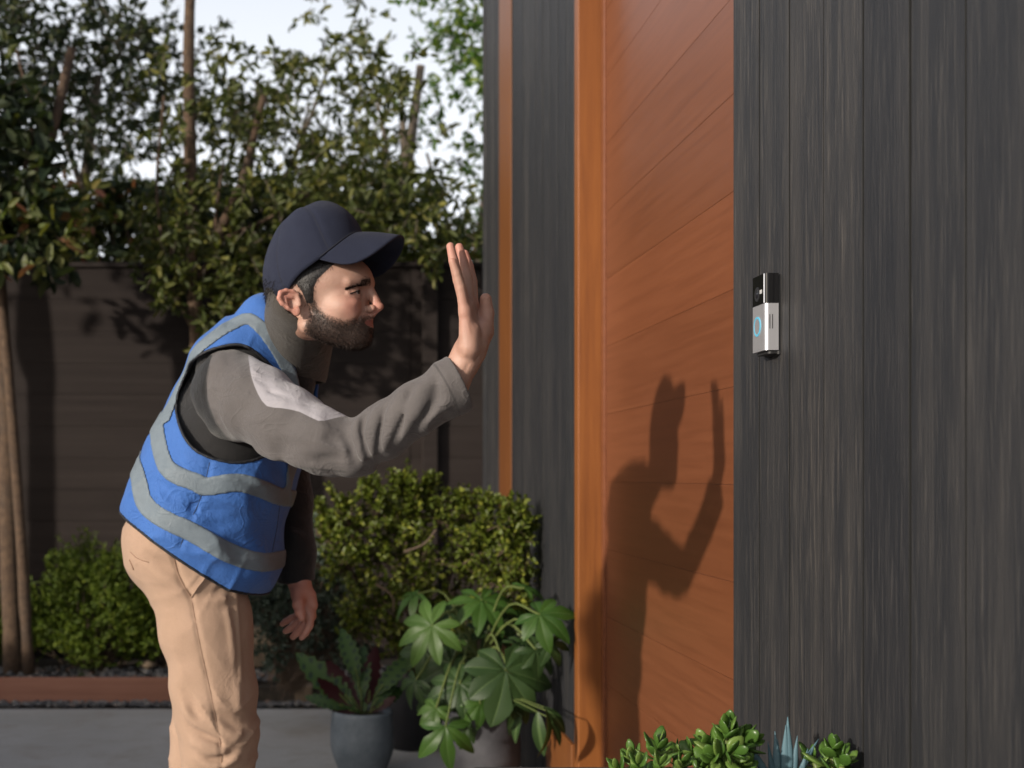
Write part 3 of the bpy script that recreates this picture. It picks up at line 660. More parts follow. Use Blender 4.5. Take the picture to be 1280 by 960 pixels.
def stem(parent, a, b, r=.004):
    put(obj('stem', mesh_np('stem', *tube(smooth_path([a, (np.array(a) + np.array(b)) / 2 + (.008, 0, 0), b], 4), r, 7), smooth=True), M['stem_green']), parent)
SY = 1.70
def jade(name, label, specs, base, mesh=jm):
    t = thing(name, tuple(base), label, 'succulent', 'succulents in the planter box')
    for px, py, dy, n, sz, ax in specs:
        c = P(px, py, SY + dy); rosette(t, c, int(n * .72), sz * 1.22, ax, mesh); stem(t, (base[0] + (c[0] - base[0]) * .3, SY + dy * .6, ZP - .04), c)
    return t
b1 = P(820, 1000, SY); b1[2] = ZP - .03
jade('jade_plant', 'jade succulent with upright green leaves in front of the lower door, left of the planter', [
    (822, 938, 0, 16, .030, (.1, -.1, 1)), (790, 952, .04, 13, .026, (-.3, -.1, 1)), (846, 946, .05, 12, .026, (.5, 0, 1)), (800, 962, -.04, 12, .026, (-.2, -.2, 1)), (850, 962, -.02, 12, .026, (.3, -.2, 1)), (775, 966, .02, 12, .024, (-.5, -.1, 1)), (826, 962, -.08, 12, .026, (.1, -.3, 1))], b1, jm2)
b2 = P(905, 1010, SY); b2[2] = ZP - .03
jade('jade_plant', 'taller jade succulent with rounded leaves where the door meets the plank wall', [
    (908, 925, 0, 18, .033, (0, -.3, 1)), (886, 934, .02, 14, .030, (-.7, -.2, 1)), (930, 930, 0, 14, .031, (.9, -.2, .7)), (912, 945, -.03, 15, .031, (.4, -.8, .4)), (893, 950, -.02, 13, .028, (-.4, -.7, .6)), (868, 945, .02, 9, .026, (-.7, -.2, .9)), (914, 912, .01, 8, .028, (.1, 0, 1)), (925, 962, -.02, 13, .028, (.4, -.5, .7)), (880, 964, 0, 12, .026, (-.2, -.4, .9))], b2)
b3 = P(1040, 1005, SY); b3[2] = ZP - .03
jade('round_succulent', 'pale green broad-leaved succulent at the right end of the planter', [
    (1040, 945, 0, 15, .033, (.1, -.2, 1)), (1018, 952, .02, 11, .029, (-.5, -.2, 1)), (1052, 958, -.02, 11, .030, (.4, -.3, 1))], b3)
ch = thing('chalk_stick_plant', tuple(P(985, 1000, SY + .02)), 'blue-grey succulent with upright finger-like leaves between the green ones', 'succulent', 'succulents in the planter box')
for tx, ty, ax_, ay in ((937, 926, 958, 966), (968, 914, 972, 965), (966, 930, 968, 970), (982, 906, 981, 968), (988, 908, 986, 966), (994, 920, 992, 968), (1024, 924, 1000, 966), (1012, 940, 1000, 972), (955, 948, 965, 975), (1000, 945, 994, 974), (976, 930, 976, 975), (944, 955, 960, 985)):
    dy = random.uniform(-.02, .03); a = P(ax_, ay, SY + .01); b = P(tx, ty, SY + dy); dv = b - a
    leafobj('leaf', ck, M['leaf_chalk'], ch, a, orient((random.uniform(-.3, .3), -1, .2), dv), np.linalg.norm(dv))
for q in (965, 985, 1000): stem(ch, (P(q, 0, SY)[0], SY, ZP - .04), P(q, 970, SY), .006)
# ---------------------------------------------------------------- signed-distance modelling of the man
def smin(a, b, k):
    h = np.clip(.5 + .5 * (b - a) / k, 0, 1); return b + (a - b) * h - k * h * (1 - h)
class SDF:
    """union of tapered limbs and ellipsoids, meshed with surface nets"""
    def __init__(s): s.ops = []; s.lines = []
    def cone(s, a, b, r1, r2, k=.02, sy=1., sub=False): s.ops.append(('c', np.array(a, float), np.array(b, float), r1, r2, k, sy, sub)); return s
    def chain(s, pts, rad, k=.02, sy=1.):
        for i in range(len(pts) - 1): s.cone(pts[i], pts[i + 1], rad[i], rad[i + 1], k, sy)
        return s
    def ell(s, c, r, k=.02, rot=None, sub=False): s.ops.append(('e', np.array(c, float), np.array(r, float), None if rot is None else np.array(rot), 0, k, 1., sub)); return s
    def fold(s, pts, width, h): s.lines.append((np.array(pts, float), width, h)); return s
    def bounds(s):
        lo = np.full(3, 9e9); hi = -lo
        for o in s.ops:
            if o[7]: continue
            if o[0] == 'c': r = max(o[3], o[4]) * np.array((1, o[6], 1)); pts = (o[1], o[2])
            else: r = np.full(3, o[2].max()); pts = (o[1],)
            for p in pts: lo = np.minimum(lo, p - r); hi = np.maximum(hi, p + r)
        return lo - .02, hi + .02
    def mesh(s, h, post=None, lo=None, hi=None, M_=.035):
        l, g = s.bounds(); lo = l if lo is None else np.maximum(l, lo); hi = g if hi is None else np.minimum(g, hi)
        n = np.ceil((hi - lo) / h).astype(int) + 1
        ax = [(lo[i] + h * np.arange(n[i])).astype(np.float32) for i in range(3)]
        D = np.full(n, .2, np.float32)
        for o in s.ops:
            k = o[5]; mg = M_ + k
            if o[0] == 'c':
                r = max(o[3], o[4]) * np.array((1, o[6], 1)); bl = np.minimum(o[1], o[2]) - r - mg; bh = np.maximum(o[1], o[2]) + r + mg
            else: bl = o[1] - o[2].max() - mg; bh = o[1] + o[2].max() + mg
            sl = tuple(slice(max(0, int((bl[i] - lo[i]) / h)), max(0, min(n[i], int((bh[i] - lo[i]) / h) + 1))) for i in range(3))
            if any(q.stop <= q.start for q in sl): continue
            X = ax[0][sl[0]][:, None, None]; Y = ax[1][sl[1]][None, :, None]; Z = ax[2][sl[2]][None, None, :]
            if o[0] == 'c':
                a, b, r1, r2, sy = o[1], o[2], o[3], o[4], o[6]; ab = b - a; ab2 = np.array((ab[0], ab[1] / sy, ab[2])); L2 = (ab2 ** 2).sum() + 1e-12
                px, py, pz = X - a[0], (Y - a[1]) / sy, Z - a[2]
                t = np.clip((px * ab2[0] + py * ab2[1] + pz * ab2[2]) / L2, 0, 1)
                d = np.sqrt((px - t * ab2[0]) ** 2 + (py - t * ab2[1]) ** 2 + (pz - t * ab2[2]) ** 2) - (r1 + (r2 - r1) * t)
            else:
                px, py, pz = X - o[1][0], Y - o[1][1], Z - o[1][2]; r = o[2]
                if o[3] is not None:
                    Rm = o[3]; px, py, pz = (px * Rm[0][i] + py * Rm[1][i] + pz * Rm[2][i] for i in range(3))
                k0 = np.sqrt((px / r[0]) ** 2 + (py / r[1]) ** 2 + (pz / r[2]) ** 2); k1 = np.sqrt((px / r[0] ** 2) ** 2 + (py / r[1] ** 2) ** 2 + (pz / r[2] ** 2) ** 2)
                d = k0 * (k0 - 1) / (k1 + 1e-9)
            cur = D[sl]
            D[sl] = -smin(-cur, d, k) if o[7] else smin(cur, d, k)
        for pts, wd, hh in s.lines:
            mg = wd * 2.5; bl = pts.min(0) - mg; bh = pts.max(0) + mg
            sl = tuple(slice(max(0, int((bl[i] - lo[i]) / h)), max(0, min(n[i], int((bh[i] - lo[i]) / h) + 1))) for i in range(3))
            if any(q.stop <= q.start for q in sl): continue
            X = ax[0][sl[0]][:, None, None]; Y = ax[1][sl[1]][None, :, None]; Z = ax[2][sl[2]][None, None, :]
            best = None
            for i in range(len(pts) - 1):
                a, b = pts[i], pts[i + 1]; ab = b - a; L2 = (ab ** 2).sum() + 1e-12
                t = np.clip(((X - a[0]) * ab[0] + (Y - a[1]) * ab[1] + (Z - a[2]) * ab[2]) / L2, 0, 1)
                q = ((X - a[0] - t * ab[0]) ** 2 + (Y - a[1] - t * ab[1]) ** 2 + (Z - a[2] - t * ab[2]) ** 2)
                tt = (i + t) / (len(pts) - 1); e = np.exp(-q / (wd * wd)) * np.sin(np.pi * np.clip(.08 + tt * .84, 0, 1))
                best = e if best is None else np.maximum(best, e)
            D[sl] -= hh * best
        if post is not None: D = post(D, ax[0][:, None, None], ax[1][None, :, None], ax[2][None, None, :])
        for i in range(3):      # close the mesh at the box walls
            q = [slice(None)] * 3; q[i] = 0; D[tuple(q)] = np.maximum(D[tuple(q)], h * .3); q[i] = -1; D[tuple(q)] = np.maximum(D[tuple(q)], h * .3)
        return surface_nets(D, lo, h)
def surface_nets(D, lo, h):
    I = D < 0; nx, ny, nz = D.shape
    c = I[:-1, :-1, :-1].astype(np.int8)
    for dx, dy, dz in ((1, 0, 0), (0, 1, 0), (0, 0, 1), (1, 1, 0), (1, 0, 1), (0, 1, 1), (1, 1, 1)):
        c = c + I[dx:nx - 1 + dx, dy:ny - 1 + dy, dz:nz - 1 + dz]
    act = (c > 0) & (c < 8); cell = np.argwhere(act); idx = np.full(act.shape, -1, np.int32); idx[act] = np.arange(len(cell))
    pos = np.zeros((len(cell), 3)); cnt = np.zeros(len(cell)); cor = [(x, y, z) for x in (0, 1) for y in (0, 1) for z in (0, 1)]
    vals = {q: D[cell[:, 0] + q[0], cell[:, 1] + q[1], cell[:, 2] + q[2]] for q in cor}
    for q in cor:
        for a in range(3):
            if q[a]: continue
            q2 = list(q); q2[a] = 1; q2 = tuple(q2); v0, v1 = vals[q], vals[q2]; m = (v0 < 0) != (v1 < 0)
            t = np.where(m, v0 / np.where(m, v0 - v1, 1), 0); p = np.tile(np.array(q, float), (len(cell), 1)); p[:, a] += t
            pos[m] += p[m]; cnt[m] += 1
    V = lo + h * (cell + pos / np.maximum(cnt, 1)[:, None]); Q = []
    for a in range(3):
        b, c_ = (a + 1) % 3, (a + 2) % 3; s0 = [slice(None)] * 3; s1 = [slice(None)] * 3; s0[a] = slice(0, -1); s1[a] = slice(1, None)
        e = I[tuple(s0)] != I[tuple(s1)]; E = np.argwhere(e); E = E[(E[:, b] > 0) & (E[:, c_] > 0) & (E[:, b] < D.shape[b] - 1) & (E[:, c_] < D.shape[c_] - 1)]
        def cl(db, dc): q = E.copy(); q[:, b] -= db; q[:, c_] -= dc; return idx[q[:, 0], q[:, 1], q[:, 2]]
        f = np.stack([cl(0, 0), cl(1, 0), cl(1, 1), cl(0, 1)], 1); ins = I[E[:, 0], E[:, 1], E[:, 2]]
        f[~ins] = f[~ins][:, ::-1]; Q.append(f)
    Q = np.concatenate(Q); Q = Q[(Q >= 0).all(1)]
    return V, Q
def relax(V, Q, it=2, lam=.5):
    for _ in range(it):
        S = np.zeros_like(V); c = np.zeros(len(V))
        for i in range(4):
            a, b = Q[:, i], Q[:, (i + 1) % 4]; np.add.at(S, a, V[b]); np.add.at(S, b, V[a]); np.add.at(c, a, 1); np.add.at(c, b, 1)
        V = V * (1 - lam) + lam * S / np.maximum(c, 1)[:, None]
    return V
def ridge(ph, pw=4): return (1 - np.abs(np.sin(ph))) ** pw
def mask01(x): return np.clip(x * .5 + .5, 0, 1) ** 2
def carve(V, Q, path, wd, depth):
    """press a seam into a finished surface"""
    Nn = vnorm(V, Q); path = np.asarray(path); lo_ = path.min(0) - wd * 3; hi_ = path.max(0) + wd * 3
    k = np.where(((V > lo_) & (V < hi_)).all(1))[0]; P_ = V[k]; best = np.full(len(k), 9.)
    for i in range(len(path) - 1):
        a, b = path[i], path[i + 1]; ab = b - a; t = np.clip((P_ - a) @ ab / (ab @ ab + 1e-12), 0, 1)[:, None]; best = np.minimum(best, ((P_ - a - t * ab) ** 2).sum(1))
    V[k] -= Nn[k] * (depth * np.exp(-best / (wd * wd)))[:, None]; return V
def vnorm(V, Q):
    a, b, c, d = (V[Q[:, i]] for i in range(4)); fn = np.cross(c - a, d - b); Nn = np.zeros_like(V)
    for i in range(4): np.add.at(Nn, Q[:, i], fn)
    return unit(Nn)
def cast(bvh, px, py):
    d = Vector(P(px, py, 1.)) - Vector((0, 0, EYE)); h = bvh.ray_cast(Vector((0, 0, EYE)), d.normalized()); return h[0], h[1]
def surf_path(bvh, pts, k=8):
    out = []
    for a, b in cr(pts, k):
        h, nn = cast(bvh, a, b)
        if h is not None: out.append(np.array(h))
    return np.array(out)
def poly_sd(U, W, poly):
    """signed distance to a polygon, negative inside"""
    poly = np.asarray(poly, float); n = len(poly); d = np.full(np.broadcast(U, W).shape, 1e9, np.float32); ins = np.zeros(d.shape, bool)
    for i in range(n):
        a, b = poly[i], poly[(i + 1) % n]; ab = b - a; t = np.clip(((U - a[0]) * ab[0] + (W - a[1]) * ab[1]) / (ab @ ab + 1e-12), 0, 1)
        d = np.minimum(d, (U - a[0] - t * ab[0]) ** 2 + (W - a[1] - t * ab[1]) ** 2)
        cnd = ((a[1] > W) != (b[1] > W)) & (U < (b[0] - a[0]) * (W - a[1]) / (b[1] - a[1] + 1e-12) + a[0]); ins ^= cnd
    d = np.sqrt(d); return np.where(ins, -d, d)
def line_d(U, W, line):
    line = np.asarray(line, float); d = np.full(np.broadcast(U, W).shape, 1e9, np.float32)
    for i in range(len(line) - 1):
        a, b = line[i], line[i + 1]; ab = b - a; t = np.clip(((U - a[0]) * ab[0] + (W - a[1]) * ab[1]) / (ab @ ab + 1e-12), 0, 1)
        d = np.minimum(d, (U - a[0] - t * ab[0]) ** 2 + (W - a[1] - t * ab[1]) ** 2)
    return np.sqrt(d)
def xz(pts, Y): return [tuple(P(a, b, Y)[[0, 2]]) for a, b in pts]
def cr(pts, k=5):  # smooth 2-D polyline
    q = np.array([(a, b, 0) for a, b in pts], float); return smooth_path(q, k)[:, :2]

# skin, hair and cloth
def skin():
    m = mat('skin', (.52, .29, .20), .5); n = N(m); v = n.coord('Object')
    col = n.ramp(n.noise(v, 28, 4, .6), [(.3, (.34, .195, .145)), (.7, (.42, .26, .20))])
    col = n.mix(n.math('MULTIPLY', n.step(n.noise(v, 9, 3), .45, .65), .35), col, (.43, .19, .145))
    col = n.mix(n.attr('red'), col, (.55, .17, .13))
    nz = n.noise(v, 330, 3, .7); br = n.math('ADD', n.attr('beard'), n.math('MULTIPLY', n.math('SUBTRACT', nz, .5), 1.1))
    dk = n.ramp(n.noise(v, 260, 4, .7), [(.3, (.008, .006, .005)), (.7, (.045, .028, .021))])
    col = n.mix(n.math('MULTIPLY', n.step(br, .25, .8), .93), col, dk)
    col = n.mix(n.step(n.attr('lip'), .3, .7), col, (.27, .095, .08)); col = n.mix(n.step(n.attr('hair'), .35, .65), col, (.012, .010, .010))
    n.color(col); n.bump(n.math('ADD', n.noise(v, 450, 4, .65), n.math('MULTIPLY', nz, n.attr('beard'))), .45, .0016)
    b = n.b; b.inputs['Subsurface Weight'].default_value = .12; b.inputs['Subsurface Radius'].default_value = (.010, .004, .002); b.inputs['Subsurface Scale'].default_value = .5
    return m
def cloth(name, c0, c1, rough=.85, weave=900, sheen=.2, mottle=30, bump=.2, crease=1.):
    m = mat(name, c0, rough, 0, .25); n = N(m); v = n.coord('Object'); col = n.ramp(n.noise(v, mottle, 4, .6), [(.3, c0), (.7, c1)])
    wv = n.noise(v, weave, 2, .6); col = n.mix(.25, col, n.ramp(wv, [(.3, tuple(x * .6 for x in c0)), (.7, tuple(min(1, x * 1.3) for x in c1))]))
    n.color(col)
    # fine creases: thin crooked ridges that come and go
    c1_ = n.math('ABSOLUTE', n.math('SUBTRACT', n.noise(n.coord('Object', (1, 1, 1.6)), 13, 2, .5, 1.2), .5)); c2_ = n.math('ABSOLUTE', n.math('SUBTRACT', n.noise(n.coord('Object', (1.5, 1, 1)), 24, 2, .5, .8), .5))
    cs = n.math('ADD', n.math('MULTIPLY', n.step(c1_, .07, .0), 1.5), n.math('MULTIPLY', n.step(c2_, .06, .0), .6)); cs = n.math('MULTIPLY', cs, n.step(n.noise(v, 7, 2), .42, .66))
    hgt = n.math('ADD', n.math('ADD', wv, n.math('MULTIPLY', n.noise(v, 22, 4, .6), 3.)), n.math('MULTIPLY', cs, crease))
    n.bump(hgt, min(1, bump * 2.2), .0022)
    m.node_tree.nodes['Principled BSDF'].inputs['Sheen Weight'].default_value = sheen; return m
M['skin'] = skin()
M['beard'] = mat('beard_hair', (.022, .013, .010), .7, 0, .3); M['hair'] = mat('head_hair', (.008, .006, .006), .75, 0, .25)
M['vest'] = cloth('vest_blue', (.034, .112, .36), (.042, .13, .40), .62, 700, .1, 18, .25)
M['tape'] = cloth('reflective_tape', (.125, .155, .185), (.155, .19, .22), .42, 1200, 0, 40, .15)
M['binding'] = mat('black_binding', (.008, .009, .013), .7)
M['jacket'] = cloth('jacket_dark', (.009, .009, .010), (.014, .013, .014), .75, 900)
M['collar'] = cloth('collar_brown', (.035, .030, .026), (.048, .041, .035), .75, 900)
M['trousers'] = cloth('khaki', (.33, .22, .155), (.38, .255, .185), .85, 1100, .1, 14, .2, .35)
M['seam_khaki'] = mat('khaki_seam', (.22, .135, .09), .9)
M['cap'] = cloth('cap_navy', (.012, .015, .032), (.016, .020, .040), .85, 1500, .03, crease=.15)
M['cap_seam'] = mat('cap_seam', (.012, .013, .022), .85)
M['eye'] = mat('eye_white', (.45, .40, .37), .15); M['iris'] = mat('iris', (.02, .012, .008), .1)
M['shoe'] = mat('shoe_leather', (.02, .018, .016), .5)
def sleeve_mat():
    m = cloth('sleeve_grey', (.078, .070, .070), (.10, .090, .089), .7, 900, .2, 16, .2); n = N(m)
    old = n.b.inputs['Base Color'].links[0].from_socket
    col = n.mix(n.step(n.attr('panel'), -.0006, .0006), (.30, .285, .31), old)
    col = n.mix(n.step(n.attr('dark'), -.0008, .0008), (.005, .005, .006), col)  # dark cloth by the armhole, blackened further for the vest's shade
    col = n.mix(n.math('MULTIPLY', n.step(n.attr('seam'), .0022, .0012), .55), col, (.03, .028, .028))
    n.color(col); return m
M['sleeve'] = sleeve_mat()

man = thing('person', (-.2, 2.42, 0), 'man bending forward in navy cap, blue striped vest and khaki trousers, one hand raised', 'person')
YC = 2.55
# ---- torso forms shared by jacket and vest (px, py, radius px at Y 2.4)
YT = 2.53; s_ = YT / F
TOR = [(338, 452, 56), (316, 488, 74), (291, 548, 84), (268, 604, 86), (253, 650, 83), (247, 690, 78)]
HUMP = (304, 454, 52)
def torso(off, sy=1.36, k=.03):
    T = SDF(); pts = [P(a, b, YT) for a, b, r in TOR]; 
    for p in pts: p[1] = YC
    T.chain(pts, [r * s_ + off for a, b, r in TOR], k, sy)
    q = P(HUMP[0], HUMP[1], YT); q[1] = YC; T.ell(q, (HUMP[2] * s_ + off, .17 + off, .075 + off), .04)
    for s in (-1, 1):       # shoulders and the slope up to the neck
        sh = P(296, 470, YT) if s < 0 else P(330, 458, YT); sh[1] = YC + s * .155; nk = P(336, 413, 2.43); nk[1] = 2.405 if s < 0 else 2.49
        T.cone(nk, sh, .050 + off, .066 + off, .04)
        if s < 0: T.cone(nk, P(362, 478, 2.445), .046 + off, .05 + off, .03)
    return T
# ---- jacket body
J = torso(.0)
HEM = [(100, 615), (150, 636), (170, 650), (200, 668), (242, 697), (290, 729), (322, 739), (345, 742), (420, 760)]
def jpost(D, X, Y, Z):
    hem = poly_sd(X, Z, xz([(a + 6, b - 22) for a, b in HEM] + [(420, 900), (100, 900)], YT)); return np.maximum(D, -hem)
V, Q = J.mesh(.007, jpost); V = relax(V, Q, 2)
jacket = put(obj('jacket', mesh_np('jacket', V, Q, True), M['jacket']), man)
# ---- vest: shell round the torso, cut at armholes, neck, front opening and hem
HEM = [(100, 615), (150, 636), (170, 650), (200, 668), (242, 697), (290, 729), (322, 739), (345, 742), (420, 760)]
ARM = [(236, 452), (262, 440), (296, 433), (318, 440), (343, 462), (362, 484), (375, 505), (386, 540), (350, 556), (322, 574), (290, 578), (258, 570), (238, 556), (222, 530), (214, 500), (222, 470)]
NEARV = [(334, 368), (343, 392), (356, 420), (368, 452), (377, 490), (380, 515), (392, 560), (470, 560), (470, 300), (334, 300)]
RIM = .011
def vest_cuts(d, X, Y, Z):
    hem = poly_sd(X, Z, xz(HEM + [(420, 900), (100, 900)], YT)); d = np.maximum(d, -hem[:, :, :] if hem.ndim == 3 else -hem)
    Ya = 2.36; arm = poly_sd(X, Z, cr(xz(ARM + [ARM[0]], Ya), 4)[:-1]); near = (Y - (YC - .06)); d = np.maximum(d, -np.maximum(arm, near))
    ARM2 = [(a + 20, b - 5) for a, b in ARM]; arm2 = poly_sd(X, Z, xz(ARM2, 2.73)); d = np.maximum(d, -np.maximum(arm2, (YC + .06) - Y))
    nv = poly_sd(X, Z, xz(NEARV, 2.36)); d = np.maximum(d, -np.maximum(nv, Y - (YC - .012)))
    # neck hole
    a = P(350, 445, 2.45); b = P(366, 360, 2.36); a[1] = 2.47; ab = b - a; t = ((X - a[0]) * ab[0] + (Z - a[2]) * ab[2]) / (ab @ ab); t = np.clip(t, 0, 2)
    nk = np.sqrt((X - a[0] - t * ab[0]) ** 2 + (Y - a[1]) ** 2 + (Z - a[2] - t * ab[2]) ** 2) - .056
    return np.maximum(d, -nk)
def flare(D, X, Y, Z):  # soft billows of the loose vest
    ph = np.sin(Z * 31 + X * 13 + Y * 9) * .0022 + np.sin(Z * 17 - X * 41 + Y * 23) * .0022 + np.sin(X * 60 + Z * 45 + Y * 31) * .0012
    ph = ph + .0042 * ridge(Z * 24 - X * 17 + Y * 6 + 1.3 * np.sin(X * 26 + Y * 11)) * mask01(np.sin(X * 19 + Z * 13 + 1.) + .2)
    ph = ph + .0030 * ridge(Z * 33 + X * 21 + Y * 12 + 1.6 * np.sin(Z * 22 - Y * 15), 5) * mask01(np.sin(X * 27 - Z * 9 + Y * 8 + 2.4))
    return D - ph
def vpost(D, X, Y, Z):
    D = flare(D, X, Y, Z); return vest_cuts(np.maximum(D, -(D + .0075)), X, Y, Z)
VF = [([(205, 595), (245, 615), (300, 622)], .011, .006, 1), ([(205, 612), (250, 640), (285, 640)], .012, -.006, 1), ([(180, 600), (205, 630), (240, 650)], .012, .006, 1), ([(235, 660), (280, 655), (330, 640)], .014, -.005, 1),
      ([(250, 690), (300, 705), (335, 700)], .012, .005, 1), ([(300, 590), (335, 610), (365, 600)], .012, .006, 1), ([(262, 590), (248, 620), (228, 655)], .009, -.007, 1), ([(330, 660), (345, 640), (352, 600)], .012, -.006, 1),
      ([(305, 610), (318, 650), (312, 690)], .014, .005, 1), ([(285, 400), (300, 415), (318, 425)], .009, -.007, 1), ([(262, 425), (290, 412), (320, 408)], .009, .006, 1), ([(215, 560), (235, 590), (265, 600)], .010, -.006, 1), ([(195, 640), (240, 668), (290, 690)], .010, .005, 1)]
def surfpt(px, py, Y=2.20): return P(px, py, Y)
def mkvest(off):
    T = torso(off, 1.38)
    q = P(160, 628, YT); q[1] = YC; T.ell(q + (.055, 0, .0), (.04 + off, .13, .03 + off), .06)
    q = P(312, 705, YT); q[1] = YC - .01; T.ell(q, (.05 + off, .14, .045 + off), .06)
    for pts, wd, hh, _ in VF:
        ln = []
        for a, b in pts:  # ridge sits on the side of the vest nearest the street
            Yn = YC - .195; ln.append(P(a, b, Yn))
        hh = max(hh, -.0035); T.fold(ln, wd, hh * 1.25); T.fold([p + (0, .02, 0) for p in ln], wd, hh * .5)
    return T
VT = mkvest(RIM)
V, Q = VT.mesh(.0034, vpost); V = relax(V, Q, 2)
vb0 = BVHTree.FromPolygons([Vector(v) for v in V], Q.tolist()); V = carve(V, Q, surf_path(vb0, [(262, 578), (257, 600), (250, 625), (236, 655), (225, 684)]), .006, .003)
vest = put(obj('vest', mesh_np('vest', V, Q, True), M['vest']), man)
vbvh = BVHTree.FromPolygons([Vector(v) for v in V], Q.tolist())
BANDS = [([(188, 520), (205, 573), (222, 592), (250, 603), (262, 608), (300, 603), (330, 612), (352, 622), (385, 628), (430, 634)], .0175),
         ([(150, 560), (172, 600), (182, 628), (205, 645), (245, 664), (290, 690), (322, 702), (350, 704), (420, 706)], .0185)]
STRAP = ([(205, 520), (214, 490), (232, 455), (262, 431), (290, 412), (314, 404), (336, 424), (356, 455), (372, 488), (380, 515)], .0125)
STRAP2 = ([(372, 560), (366, 590), (362, 622)], .012)
def band_region(X, Y, Z):
    r = None
    for pts, wd in BANDS:
        q = line_d(X, Z, cr(xz(pts, YT - .12), 4)) - wd; r = q if r is None else np.minimum(r, q)
    q = line_d(X, Z, cr(xz(STRAP[0], YT - .12), 4)) - STRAP[1]; q2 = line_d(X, Z, xz(STRAP2[0], YT - .12)) - STRAP2[1]
    side = (YC - .09) - Y  # straps run over each shoulder, not across the back
    q = np.minimum(q, q2); q = np.maximum(q, -np.abs(Y - YC) + .085)
    return np.minimum(r, q)
def tpost(D, X, Y, Z):
    D = flare(D, X, Y, Z); d = np.maximum(D - .0028, -(D + .004)); d = vest_cuts(d, X, Y, Z); return np.maximum(d, band_region(X, Y, Z))
V, Q = VT.mesh(.0034, tpost); V = relax(V, Q, 2)
put(obj('reflective_stripe', mesh_np('reflective_stripe', V, Q, True), M['tape']), vest).location = Vector((0, 0, 0))
for c in vest.children: c.location = Vector((0, 0, 0))
def cast(bvh, px, py):
    d = Vector(P(px, py, 1.)) - Vector((0, 0, EYE)); h = bvh.ray_cast(Vector((0, 0, EYE)), d.normalized()); return h[0], h[1]
def surf_tube(bvh, pts, r, name, m, parent, k=8, lift=.0):
    q = cr(pts, k); out = []
    for a, b in q:
        h, nn = cast(bvh, a, b)
        if h is not None and (not out or (Vector(out[-1]) - h).length < .05): out.append(np.array(h + nn * lift))
    if len(out) < 3: return
    out = np.array(out); out[1:-1] = (out[:-2] + out[1:-1] * 2 + out[2:]) / 4
    o = obj(name, mesh_np(name, *tube(out, r, 6), smooth=True), m, parent); return o
surf_tube(vbvh, [(262, 578), (257, 600), (250, 625), (236, 655), (225, 684)], .0007, 'side_seam', M['binding'], vest)
surf_tube(vbvh, [(350, 628), (346, 660), (338, 700)], .0008, 'seam', M['binding'], vest)

# bindings: black edge round armhole and hem, made as a thin roll along the cut
def edge_roll(poly, Yp, half, cutfun, name, y0, y1):
    def post(D, X, Y, Z):
        D = flare(D, X, Y, Z); d = np.maximum(D - .0018, -(D + .007)); c = np.abs(cutfun(X, Z)) - half
        d = np.maximum(d, c); d = np.maximum(d, y0 - Y); return np.maximum(d, Y - y1)
    V, Q = VT.mesh(.0034, post); V = relax(V, Q, 1)
    o = obj(name, mesh_np(name, V, Q, True), M['binding'], vest); return o
edge_roll(None, 0, .003, lambda X, Z: poly_sd(X, Z, cr(xz(ARM + [ARM[0]], 2.36), 4)[:-1]), 'armhole_binding', 1.9, YC - .06)
def hempoly(X, Z): return poly_sd(X, Z, xz(HEM + [(420, 900), (100, 900)], YT))
edge_roll(None, 0, .003, hempoly, 'hem_binding', 1.9, 3)

# ---- sleeves
YS0, YE0, YW0 = 2.35, 2.17, 2.09
S_near = SDF()
pts = [P(290, 484, YS0), P(322, 505, 2.30), P(360, 530, 2.24), P(402, 551, 2.19), P(440, 562, YE0)]
S_near.chain(pts, [.069, .069, .063, .054, .047], .02, 1.0)
S_near.cone(P(270, 490, YS0 + .03), P(292, 515, YS0), .045, .055, .03)
pts2 = [P(444, 560, YE0), P(478, 540, 2.145), P(525, 508, 2.11), P(566, 484, 2.095), P(592, 467, 2.09)]
S_near.chain(pts2, [.044, .045, .043, .045, .046], .012, 1.0)
S_near.cone(P(459, 583, YE0), P(440, 570, YE0), .013, .026, .015)
def YN(px):  # depth of the sleeve's street-facing surface
    xs_ = [230, 290, 360, 402, 444, 525, 592]; return float(np.interp(px, xs_, [2.30, 2.285, 2.18, 2.14, 2.125, 2.07, 2.05]))
FN = [([(385, 540), (410, 548), (425, 560)], .010, -.004), ([(300, 508), (330, 508), (352, 500)], .006, -.007), ([(275, 522), (305, 524), (338, 516)], .006, -.008), ([(320, 526), (345, 522), (372, 508)], .007, .006),
      ([(425, 530), (440, 560), (446, 590)], .008, -.008), ([(445, 520), (448, 550), (458, 590)], .008, .009), ([(458, 512), (452, 540), (462, 580)], .006, -.008), ([(470, 510), (466, 545), (466, 588)], .008, .008), ([(482, 510), (474, 545), (470, 590)], .006, -.007),
      ([(500, 492), (492, 530), (474, 580)], .009, .008), ([(515, 488), (505, 525), (480, 575)], .007, -.007), ([(530, 478), (520, 515), (490, 568)], .010, .007), ([(548, 468), (545, 500), (510, 548)], .009, -.007), ([(560, 470), (560, 500), (530, 535)], .010, .006),
      ([(300, 560), (350, 578), (410, 585)], .012, .005), ([(350, 545), (390, 565), (430, 575)], .010, -.005), ([(395, 575), (425, 590), (455, 592)], .007, -.005), ([(310, 452), (330, 455), (348, 466)], .005, -.005), ([(314, 462), (335, 466), (352, 478)], .005, .004), ([(318, 474), (340, 480), (360, 488)], .005, -.004), ([(325, 490), (345, 492), (366, 496)], .005, -.004),
      ([(260, 470), (252, 500), (262, 530)], .007, -.005), ([(395, 520), (402, 540), (398, 560)], .01, .006)]
for l, wd, hh in FN: S_near.fold([P(a, b, YN(a)) for a, b in l], wd, hh * 1.45)
